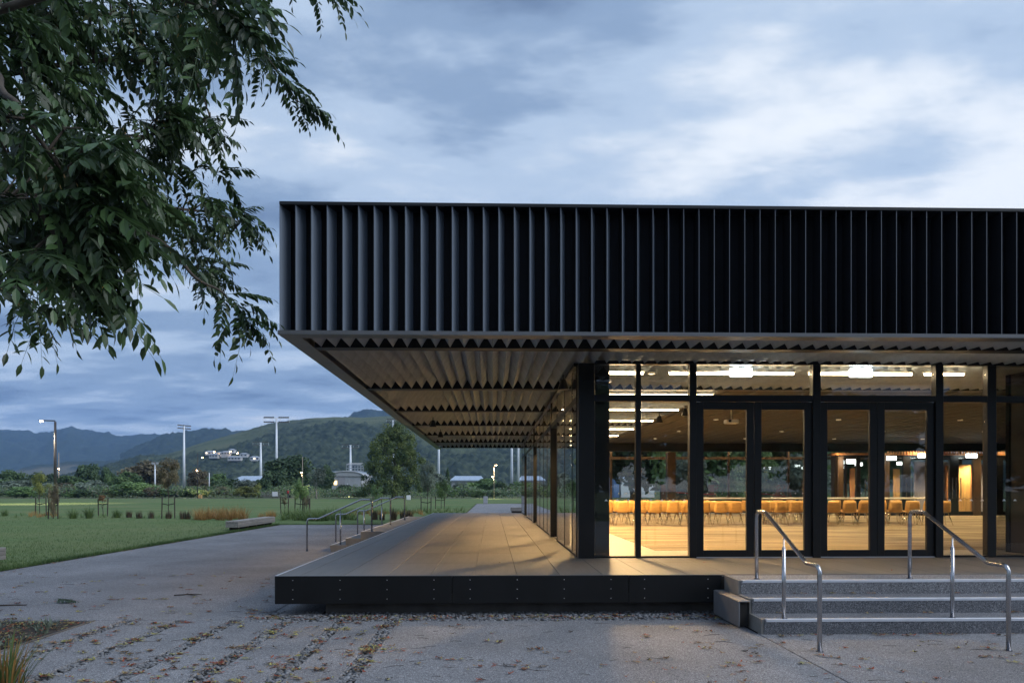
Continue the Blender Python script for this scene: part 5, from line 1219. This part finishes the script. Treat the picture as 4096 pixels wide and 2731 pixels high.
for u in range(785, 985, 7):
    b = gp(u + r.uniform(-4, 4), 2078 + r.uniform(-9, 3)); blades(mb, b[0], b[1], 0, 46, r.uniform(.5, .95), .5, .022, r, .55, .6)
for u in range(1040, 1110, 9):
    b = gp(u + r.uniform(-4, 4), 2074 + r.uniform(-8, 3)); blades(mb, b[0], b[1], 0, 34, r.uniform(.35, .6), .4, .02, r, .55, .6)
for u in list(range(120, 225, 8)) + list(range(1380, 1700, 9)):
    b = gp(u + r.uniform(-4, 4), (2066 if u < 300 else 2062) + r.uniform(-10, 3)); blades(mb, b[0], b[1], 0, 26, r.uniform(.25, .5), .4, .02, r, .5, .6)
tag(mb.build('tussock_grass', 'tussock'), 'orange-brown tussock grass massed along the planting strip', 'grass', kind='stuff')
mb = MB()
for u in list(range(1130, 1420, 5)) + list(range(1180, 1350, 7)):
    b = gp(u + r.uniform(-4, 4), 2080 + r.uniform(-12, 4)); blades(mb, b[0], b[1], 0, 24, r.uniform(.45, .85), .4, .035, r, .6, .7)
for u in range(1400, 1860, 8):
    b = gp(u + r.uniform(-4, 4), 2052 + r.uniform(-8, 5)); blades(mb, b[0], b[1], 0, 18, r.uniform(.35, .7), .4, .03, r, .6, .7)
for u in range(0, 780, 30):
    b = gp(u + r.uniform(-10, 10), 2068 + r.uniform(-5, 5)); blades(mb, b[0], b[1], 0, 10, r.uniform(.2, .45), .4, .03, r, .6, .7)
tag(mb.build('strap_planting', 'strap_green'), 'green strap-leaved planting massed along the strip', 'plants', kind='stuff')
for i, (u, v, h, n, m, lab) in enumerate(((18, 2064, .55, 40, 'strap_green', 'green clump nearest the left edge in the planting strip'), (292, 2074, .7, 60, 'strap_green', 'wide green clump between the left saplings'), (356, 2073, .85, 70, 'strap_green', 'bright green clump left of the small rusty sapling'), (468, 2071, .6, 60, 'strap_green', 'green clump right of the small rusty sapling'), (516, 2070, .5, 40, 'tussock_dark', 'first dark brown tuft left of the tall slender sapling'), (558, 2073, .5, 40, 'tussock_dark', 'dark tuft midway between the rusty and the tall sapling'), (605, 2073, .5, 40, 'tussock_dark', 'brown tuft just left of the tall slender sapling'), (674, 2074, .5, 50, 'tussock_dark', 'brown tuft at the foot of the tall slender sapling'), (728, 2076, .5, 40, 'tussock_dark', 'brown tuft right of the tall slender sapling, left of a pair'), (750, 2076, .55, 40, 'tussock_dark', 'dark tuft right of the tall slender sapling, right of a pair'),
        (1500, 2079, .6, 60, 'tussock_dark', 'dark tuft behind the side handrails, leftmost'), (1528, 2080, .5, 60, 'tussock_dark', 'dark tuft behind the side handrails, second from left'), (1575, 2080, .7, 60, 'tussock_dark', 'dark tuft behind the side handrails, tallest'), (1613, 2080, .6, 60, 'tussock_dark', 'dark tuft just right of the farthest side handrail'), (1638, 2080, .6, 60, 'tussock_dark', 'dark tuft near the left edge of the deck end'))):
    b = gp(u, v); mb = MB(); blades(mb, b[0], b[1], 0, n * 2, h, .55, .03, r, .5 if 'green' in lab else .18, .6)
    tag(mb.build('plant_clump', m), lab, 'plant', 'clumps in the planting strip')
b = gp(100, 2725); mb = MB(); b = Vector((b[0] - .1, b[1] - .15, 0))
blades(mb, b[0], b[1], -.02, 95, .50, .5, .020, r, .60, .45); mb.cur = 1; blades(mb, b[0], b[1], -.02, 30, .52, .5, .018, r, .5, .45)
tag(mb.build('flax_plant', ['strap_green', 'strap_orange']), 'green and orange strap-leaved plant in the near left corner', 'plant')
# grass blades on the near lawn
mb = MB()
for i in range(42000):
    if i < 9000: x, y = -10.5 - abs(r.gauss(0, .12)) + r.uniform(-.02, .05), r.uniform(14.5, 37.4)
    elif i < 10500: x, y = r.uniform(-10.5, -3.2), 37.4 + abs(r.gauss(0, .2))
    else: y = 14 + 34 * (r.random() ** 1.6); x = -10.5 - r.random() * (y * .72 - 8.0 if y > 14 else 3)
    a = r.uniform(0, 6.28); h = r.uniform(.04, .10) * (1.25 if i < 9000 else 1); w_ = .010; dx, dy = math.cos(a) * .5, math.sin(a) * .5; k = len(mb.v)
    mb.v += [(x - dy * w_, y + dx * w_, .005), (x + dy * w_, y - dx * w_, .005), (x + dx * h, y + dy * h, h)]; mb.f.append((k, k + 1, k + 2)); mb.mi.append(0)
leafmat('grass_blade', (0.055, 0.100, 0.032), (0.118, 0.180, 0.062), .7, .8, .2, objrand=0)
tag(mb.build('lawn_grass', 'grass_blade'), 'short grass blades of the lawn', 'grass', kind='stuff')
# ground cover in the left bed
mb = MB()
for i in range(260):
    x, y = r.uniform(-9, -5.45), r.uniform(7.2, 10.0); blades(mb, x, y, -.012, 8, r.uniform(.05, .13), .3, .03, r, .9, .5)
tag(mb.build('ground_cover', 'foliage_grey'), 'low grey-green ground cover in the left planting bed', 'plants', kind='stuff')

# ---- loose gravel
ico = bmesh.new(); bmesh.ops.create_icosphere(ico, subdivisions=1, radius=1.0); IV = [v.co.copy() for v in ico.verts]; IF = [tuple(v.index for v in f.verts) for f in ico.faces]; ico.free()
def pebbles(name, lab, spots, s0, s1):
    mb = MB()
    for (x, y, z) in spots:
        s_ = r.uniform(s0, s1); a = r.uniform(0, 6.28); ca, sa = math.cos(a), math.sin(a); fx_, fy_, fz_ = s_ * r.uniform(.9, 1.5), s_ * r.uniform(.6, 1), s_ * r.uniform(.35, .6); tx, ty = r.uniform(-.3, .3), r.uniform(-.3, .3)
        jj = [1 + r.uniform(-.16, .16) for _ in IV]
        vs = []
        for v, j in zip(IV, jj):
            X_, Y_, Z_ = v.x * fx_ * j, v.y * fy_ * j, v.z * fz_ * j
            vs.append((x + X_ * ca - Y_ * sa, y + X_ * sa + Y_ * ca, z + Z_ + X_ * tx + Y_ * ty))
        mb.add(vs, IF)
    tag(mb.build(name, 'pebble', None, True), lab, 'gravel', kind='stuff')
sp = [(g_ + r.uniform(-GWID, GWID), r.uniform(5.6, 10.0), -.022 + r.uniform(0, .012)) for g_ in GX for _ in range(560)]
pebbles('gravel_strips', 'loose grey pebbles filling the narrow strips in the paving', sp, .013, .032)
sp = [(r.uniform(-3.25, 3.2), 9.98 + .85 * r.random() ** 1.2, -.02 + r.uniform(0, .02)) for _ in range(3600)]
pebbles('gravel_band', 'loose grey pebbles in the band along the deck', sp, .014, .034)

# ---- leaf litter: small curled leaflets and seed wings, in drifts
lit = {k: MB() for k in ('litter_yellow', 'litter_tan', 'litter_red', 'litter_brown')}
def scrap(x, y, z, k, s_):
    a = r.uniform(0, 6.28); ca, sa = math.cos(a), math.sin(a); w_ = s_ * r.uniform(.22, .42); c1, c2 = r.uniform(0, .5) * s_, r.uniform(0, .6) * s_; mb = lit[k]; b = len(mb.v)
    for t_, ww, zz_ in ((-.5, .1, c1), (-.15, 1, .12 * s_), (.2, .9, .05 * s_ + c2 * .4), (.5, .06, c2)):
        for sd_ in (-1, 1): mb.v.append((x + ca * t_ * s_ - sa * ww * w_ * .5 * sd_, y + sa * t_ * s_ + ca * ww * w_ * .5 * sd_, z + .004 + zz_ * .55 + (.12 * w_ if sd_ > 0 else 0)))
    for q in range(3): mb.f.append((b + 2 * q, b + 2 * q + 1, b + 2 * q + 3, b + 2 * q + 2)); mb.mi.append(0)
def clump(x, y, z, n, rad, mix, s0=.028, s1=.068):
    for _ in range(n):
        a = r.uniform(0, 6.28); q = rad * abs(r.gauss(0, .6)); scrap(x + math.cos(a) * q * 1.7, y + math.sin(a) * q, z + r.uniform(0, .008), r.choices(list(lit), mix)[0], r.uniform(s0, s1))
def on_slab(x, y):
    if y < 2 or (x > 3.2 and y > 8.9) or (-3.1 < x < 3.25 and y > 10.35): return False
    return True
mixes = [(6, 2, 1, 1), (1, 2, 5, 1), (1, 5, 2, 2), (1, 1, 1, 5)]
for i in range(900):
    u = r.uniform(-200, 4300); v = 2290 + 460 * r.random()
    p = gp(u, v)
    if not on_slab(p[0], p[1]): continue
    left = p[0] < -1.2
    if not left and r.random() < .45: continue
    clump(p[0], p[1], .002, r.randint(2, 16) if left else r.randint(2, 11), r.uniform(.02, .07), mixes[r.choices((0, 1, 2, 3), (4, 3, 4, 2) if left else (1, 4, 4, 3))[0]])
for g_ in GX:
    for i in range(15):
        y = r.uniform(5.5, 10); clump(g_ + r.gauss(0, .09), y, -.005, r.randint(8, 30), .07, mixes[r.choices((0, 1, 2), (4, 2, 4))[0]])
for i in range(120): clump(r.uniform(-3.3, 3.1), 10.02 + .35 * r.random(), 0.0, r.randint(3, 12), .06, mixes[r.choices((0, 1, 2, 3), (2, 3, 4, 3))[0]])
for i in range(60): clump(r.uniform(3.4, 8.5), 8.90 - .08 * abs(r.gauss(0, 1)), .002, r.randint(2, 9), .06, (1, 4, 2, 5))
for i in range(16): clump(r.uniform(3.5, 8.0), 9.34 - .04 * r.random(), R + .004, r.randint(2, 8), .035, (1, 4, 2, 2))
for i in range(14): clump(r.uniform(3.5, 8.0), 9.76 - .04 * r.random(), 2 * R + .004, r.randint(2, 8), .035, (1, 4, 2, 2))
for i in range(330): clump(r.uniform(-8.5, -5.4), r.uniform(6.8, 10.1), .0, r.randint(8, 22), .12, mixes[r.choices((0, 1, 2, 3), (3, 1, 4, 4))[0]])
for i in range(140):
    y = 14.5 + 22 * r.random(); clump(-10.42 + .25 * abs(r.gauss(0, .6)), y, .002, r.randint(1, 4), .05, (1, 4, 2, 1))
for i in range(10): clump(r.uniform(-2.5, 6), r.uniform(10.6, 12.8), DK + .001, 1, .02, (2, 2, 3, 0))
for k, lab in (('litter_yellow', 'fallen yellow-green leaf scraps strewn over the paving'), ('litter_tan', 'fallen tan seed wings strewn over the paving'), ('litter_red', 'fallen red leaf scraps strewn over the paving'), ('litter_brown', 'fallen dark brown leaf scraps strewn over the paving')):
    tag(lit[k].build('leaf_litter', k), lab, 'leaf litter', kind='stuff')
mb = MB()
for i in range(120):
    p = gp(r.uniform(-100, 4200), 2300 + 440 * r.random())
    if not on_slab(p[0], p[1]): continue
    a = r.uniform(-.5, .5) + (PI if r.random() < .5 else 0); l_ = r.uniform(.06, .22); k = r.uniform(-.03, .03)
    mb.tube([(p[0], p[1], .006), (p[0] + math.cos(a) * l_ * .5, p[1] + math.sin(a) * l_ * .5 + k, .010), (p[0] + math.cos(a) * l_, p[1] + math.sin(a) * l_, .005)], [.0021, .0017, .0010], 4)
tag(mb.build('fallen_stalks', 'twig'), 'thin dry leaf stalks strewn over the paving', 'twigs', kind='stuff')
p = gp(745, 2382); mb = MB(); q = lambda a, b, c=.02: (p[0] + a, p[1] + b, c)
mb.tube([q(-.19, -.02, .015), q(-.05, .0, .02), q(.0, .02, .025), q(.16, .07, .02), q(.24, .05, .012)], [.010, .011, .010, .007, .003], 6)
mb.tube([q(0, .02, .025), q(.10, -.03, .02), q(.20, -.05, .01)], [.009, .007, .004], 6); mb.tube([q(-.02, .01, .02), q(-.01, .16, .04)], [.006, .002], 5); mb.tube([q(-.05, .0, .02), q(-.15, .06, .015)], [.007, .003], 5)
tag(mb.build('fallen_branch', 'twig'), 'dark forked fallen branch lying on the paving at left', 'branch')
p = gp(45, 2422); mb = MB(); mb.tube([(p[0] - .3, p[1] - .03, .012), (p[0], p[1], .014), (p[0] + .2, p[1] + .05, .008)], [.012, .010, .006], 6)
tag(mb.build('fallen_branch', 'twig'), 'straight dark stick lying on the paving near the left edge', 'branch')

# ================================================================== THE OVERHANGING TREE (compound leaves)
def frond_mesh(seed, L_=.46, pairs=9, arch=.35):
    q = random.Random(seed); mb = MB()
    def rp(t): return Vector((L_ * t * (1 - .10 * arch * t), .02 * math.sin(3 * t + seed), -L_ * arch * t * t * .75))
    mb.tube([rp(0), rp(.35), rp(.7), rp(1)], [.0030, .0024, .0017, .0010], 4)
    def leaflet(p, d, ln, wd, fold, curl):
        d = d.normalized(); side = d.cross(Vector((0, 0, 1)))
        side = side.normalized() if side.length > 1e-4 else Vector((0, 1, 0)); nrm = side.cross(d)
        st_ = [(.30, .88), (.62, .92)]
        vs = [p]; 
        for t, k in st_:
            m_ = p + d * ln * t - nrm * curl * t * t * ln; e = nrm * fold * wd * k * .5
            vs += [m_ + side * wd * k * .5 + e, m_, m_ - side * wd * k * .5 + e]
        vs.append(p + d * ln - nrm * curl * ln)
        mb.add([tuple(v) for v in vs], [(0, 1, 2), (0, 2, 3), (1, 4, 5, 2), (2, 5, 6, 3), (4, 7, 5), (5, 7, 6)])
    for i in range(pairs):
        t = .16 + .80 * (i / (pairs - .2)); p = rp(t); tg = (rp(min(1, t + .03)) - rp(t - .03)).normalized()
        prof_ = (.72 + .36 * math.sin(PI * min(1, (t - .05) * 1.05)))
        for s_ in (-1, 1):
            if q.random() < .05: continue
            a = q.uniform(.28, .62); dr = q.uniform(.10, .75)
            d = tg * math.sin(a + .15) + Vector((0, s_, 0)) * math.cos(a) + Vector((0, 0, -dr))
            leaflet(p, d, .104 * prof_ * q.uniform(.85, 1.12), .042 * prof_ * q.uniform(.85, 1.12), q.uniform(.1, .5), q.uniform(-.05, .28))
    p = rp(1); leaflet(p, (rp(1) - rp(.93)) + Vector((0, 0, -.01)), .095, .034, .25, .15)
    return mb
FR = [frond_mesh(i, .40 + .035 * (i % 4), 8 + i % 3, (.15, .45, .8, 1.1)[i % 4]) for i in range(8)]
FRM = [f.mesh('leaf', 'leaf_near') for f in FR]
poly = [(-500, -420), (800, -320), (930, -60), (1000, 110), (1070, 280), (1010, 260), (900, 190), (790, 160), (690, 260), (690, 430), (720, 600), (760, 740), (900, 800), (900, 880), (780, 900), (800, 1020), (890, 1140), (850, 1180), (750, 1080), (670, 1060), (560, 1090), (470, 1010), (350, 1020), (230, 1030), (160, 1110), (90, 1110), (30, 1000), (-500, 930)]
def inside(u, v):
    c = False; n = len(poly)
    for i in range(n):
        (x1, y1), (x2, y2) = poly[i], poly[i - 1]
        if (y1 > v) != (y2 > v) and u < (x2 - x1) * (v - y1) / (y2 - y1) + x1: c = not c
    return c
r = random.Random(21)
TX, TY = -6.6, 5.6
ft = thing('overhanging_tree', 'leafy tree with long compound leaves overhanging from the upper left', 'tree', (TX, TY, 0))
def pt(u, v, Y): return at(u, v, Y * 1.28)
mb = MB(); mb.tube([(TX, TY, -.02), (TX + .03, TY, .5), (TX - .02, TY + .03, 1.6), (TX + .06, TY, 2.8), (TX + .1, TY + .1, 4.2), (TX + .3, TY + .2, 6.0)], [.24, .19, .17, .15, .12, .06], 12); mb.build('trunk', 'bark', ft, True)
T1, T2, T3 = Vector((TX + .04, TY, 2.5)), Vector((TX + .08, TY + .05, 3.5)), Vector((TX + .1, TY + .1, 4.3))
limbs = [
 [T3, pt(-250, 150, 5.2), pt(250, 60, 5.4), pt(700, 90, 5.8), pt(1000, 180, 6.3), pt(1120, 300, 6.6), pt(1190, 410, 6.7)],
 [T3, pt(-150, 330, 4.9), pt(250, 260, 5.0), pt(540, 240, 5.3), pt(760, 300, 5.6), pt(840, 470, 5.8)],
 [T2, pt(-200, 560, 4.6), pt(200, 640, 4.8), pt(480, 700, 5.2), pt(560, 560, 5.4), pt(700, 540, 5.8), pt(850, 690, 6.0)],
 [T2, pt(-100, 700, 4.4), pt(350, 690, 4.8), pt(640, 820, 5.4), pt(840, 850, 6.0), pt(960, 890, 6.3)],
 [T1, pt(-200, 850, 4.2), pt(250, 800, 4.6), pt(640, 965, 5.1), pt(780, 1110, 5.3), pt(890, 1170, 5.5), pt(960, 1270, 5.6)],
 [T1, pt(-150, 950, 3.9), pt(150, 1010, 4.2), pt(320, 1190, 4.4)],
 [T1, pt(-250, 900, 3.4), pt(80, 820, 3.0), pt(250, 980, 3.0), pt(330, 1130, 3.1)],
 [T2, pt(-250, 350, 3.3), pt(20, 380, 3.0), pt(160, 560, 2.9), pt(300, 760, 3.0)],
 [T1, pt(-200, 1050, 3.8), pt(0, 1150, 3.9), pt(90, 1190, 4.2), pt(120, 1230, 4.3)],
 [T3, pt(-100, -200, 5.6), pt(500, -250, 6.2), pt(1000, -190, 6.8), pt(1250, -60, 7.0)],
 [T3, pt(0, 40, 3.6), pt(450, -60, 3.4), pt(760, 10, 3.4), pt(860, 60, 3.5)],
]
LP = []
for Lm in limbs:
    sm = []
    for i in range(len(Lm) - 1):
        for k in range(5):
            t = k / 5; p0, p1, p2, p3 = Lm[max(0, i - 1)], Lm[i], Lm[i + 1], Lm[min(len(Lm) - 1, i + 2)]
            sm.append(.5 * ((2 * p1) + (p2 - p0) * t + (2 * p0 - 5 * p1 + 4 * p2 - p3) * t * t + (3 * p1 - p0 - 3 * p2 + p3) * t ** 3))
    sm.append(Lm[-1]); n = len(sm)
    mb = MB(); mb.tube(sm, [.026 * (1 - i / n) ** 1.1 + .005 for i in range(n)], 7); mb.build('branch', 'bark', ft, True)
    LP += [(p, i / n) for i, p in enumerate(sm) if i / n > .22]
tips = [limb[-1] for limb in limbs]
fronds = []; twigs = MB(); seeds = MB()
def shoot(c, n, drift=0.0):
    base, _ = min(LP, key=lambda q: (q[0] - c).length_squared * (1.4 - .5 * q[1]))
    mid = base.lerp(c, .5) + Vector((0, 0, .05 + .1 * (base - c).length * .3))
    twigs.tube([base, mid, c], [.009, .006, .0035], 5)
    out = (c - base); az0 = math.atan2(out.y, out.x) if out.length > .12 else 0.0
    for k in range(n):
        yaw = r.gauss(-.1, 1.0); pitch = math.radians(r.uniform(-18, 42)); roll = r.gauss(0, .35)
        s_ = r.uniform(.78, 1.12); off = c.lerp(mid, r.uniform(0, .55) * (k > 1))
        fronds.append((off, yaw, pitch, roll, s_, r.randrange(8)))
    if r.random() < .42:
        for k in range(r.randint(10, 22)):
            q = c + Vector((r.gauss(0, .05), r.gauss(0, .05), -.03 - r.random() * .16)); a = r.uniform(0, 6.28); d = Vector((math.cos(a) * .4, math.sin(a) * .4, -1)).normalized() * .030; s2 = d.cross(Vector((r.gauss(0, 1), r.gauss(0, 1), .2))).normalized() * .0042
            seeds.add([tuple(q), tuple(q + d * .5 + s2), tuple(q + d), tuple(q + d * .5 - s2)], [(0, 1, 2, 3)])
def depth(u, v):
    if u < 430 and 420 < v < 1250 and r.random() < .30: return r.uniform(2.7, 3.4)
    if 520 < u < 900 and v < 120 and r.random() < .4: return r.uniform(3.3, 3.9)
    return 4.3 + 2.2 * max(0, min(1, (u + 100) / 1200)) + r.uniform(-.5, .8)
cnt = 0
while cnt < 235:
    u, v = r.uniform(-500, 1200), r.uniform(-420, 1300)
    if not inside(u, v): continue
    if (u < 0 or v < 0) and r.random() < .45: continue
    if noise.noise(Vector((u / 120.0, v / 120.0, 4.2))) < -.05 - .08 * (u < 300): continue
    shoot(pt(u, v, depth(u, v)), r.choice((4, 5, 5, 6))); cnt += 1
for p in tips: shoot(p, 6)
for p in ((1120, 330, 6.6), (960, 860, 6.2), (940, 1230, 5.6), (900, 1180, 5.5), (140, 1190, 4.3), (800, 520, 5.8), (1230, -90, 7.0), (1110, -90, 6.8)): shoot(pt(*p), 5)
def proj_size(f):
    p = f[0]; cdir = Vector((math.sin(TH), math.cos(TH), 0)); d = max(.5, (p - Vector((0, 0, EYE))).dot(cdir)); rr = Vector((math.cos(TH), -math.sin(TH), 0)).dot(p)
    u = CX + F * rr / d; v = HY - F * (p.z - EYE) / d
    return (f[4] / d) * (1 if (-150 < u < 1400 and -200 < v < 1600) else .05)
fronds.sort(key=proj_size, reverse=True)
rest = MB(); fl_ = wloc(ft)
for i, (p, yaw, pitch, roll, s_, k) in enumerate(fronds):
    if i < 300: inst('leaf', FRM[k], ft, p - fl_, Euler((roll, pitch, yaw), 'XYZ'), (s_, s_, s_))
    else:
        mx = Matrix.Translation(p) @ Euler((roll, pitch, yaw), 'XYZ').to_matrix().to_4x4() @ Matrix.Scale(s_, 4)
        rest.add([tuple(mx @ Vector(v)) for v in FR[k].v], FR[k].f)
leafmat('leaf_rest', (0.018, 0.042, 0.014), (0.066, 0.110, 0.038), 0.38, 2.4, 0.42, 0.0, 0.22)
tag(rest.build('foliage', 'leaf_rest', ft), kind='stuff')
tag(twigs.build('twigs', 'bark', ft), kind='stuff'); tag(seeds.build('seed_clusters', 'seed', ft), kind='stuff')
p = gp(215, 2412); sg = thing('fallen_sprig', 'green leafy sprig fallen on the paving at left', 'sprig', (p[0], p[1], .01))
for k in range(3): inst('leaf', FRM[k], sg, (0, 0, .02 + .015 * k), (.2 * k, -.12, .35 * k - .1), (.75, .75, .45))
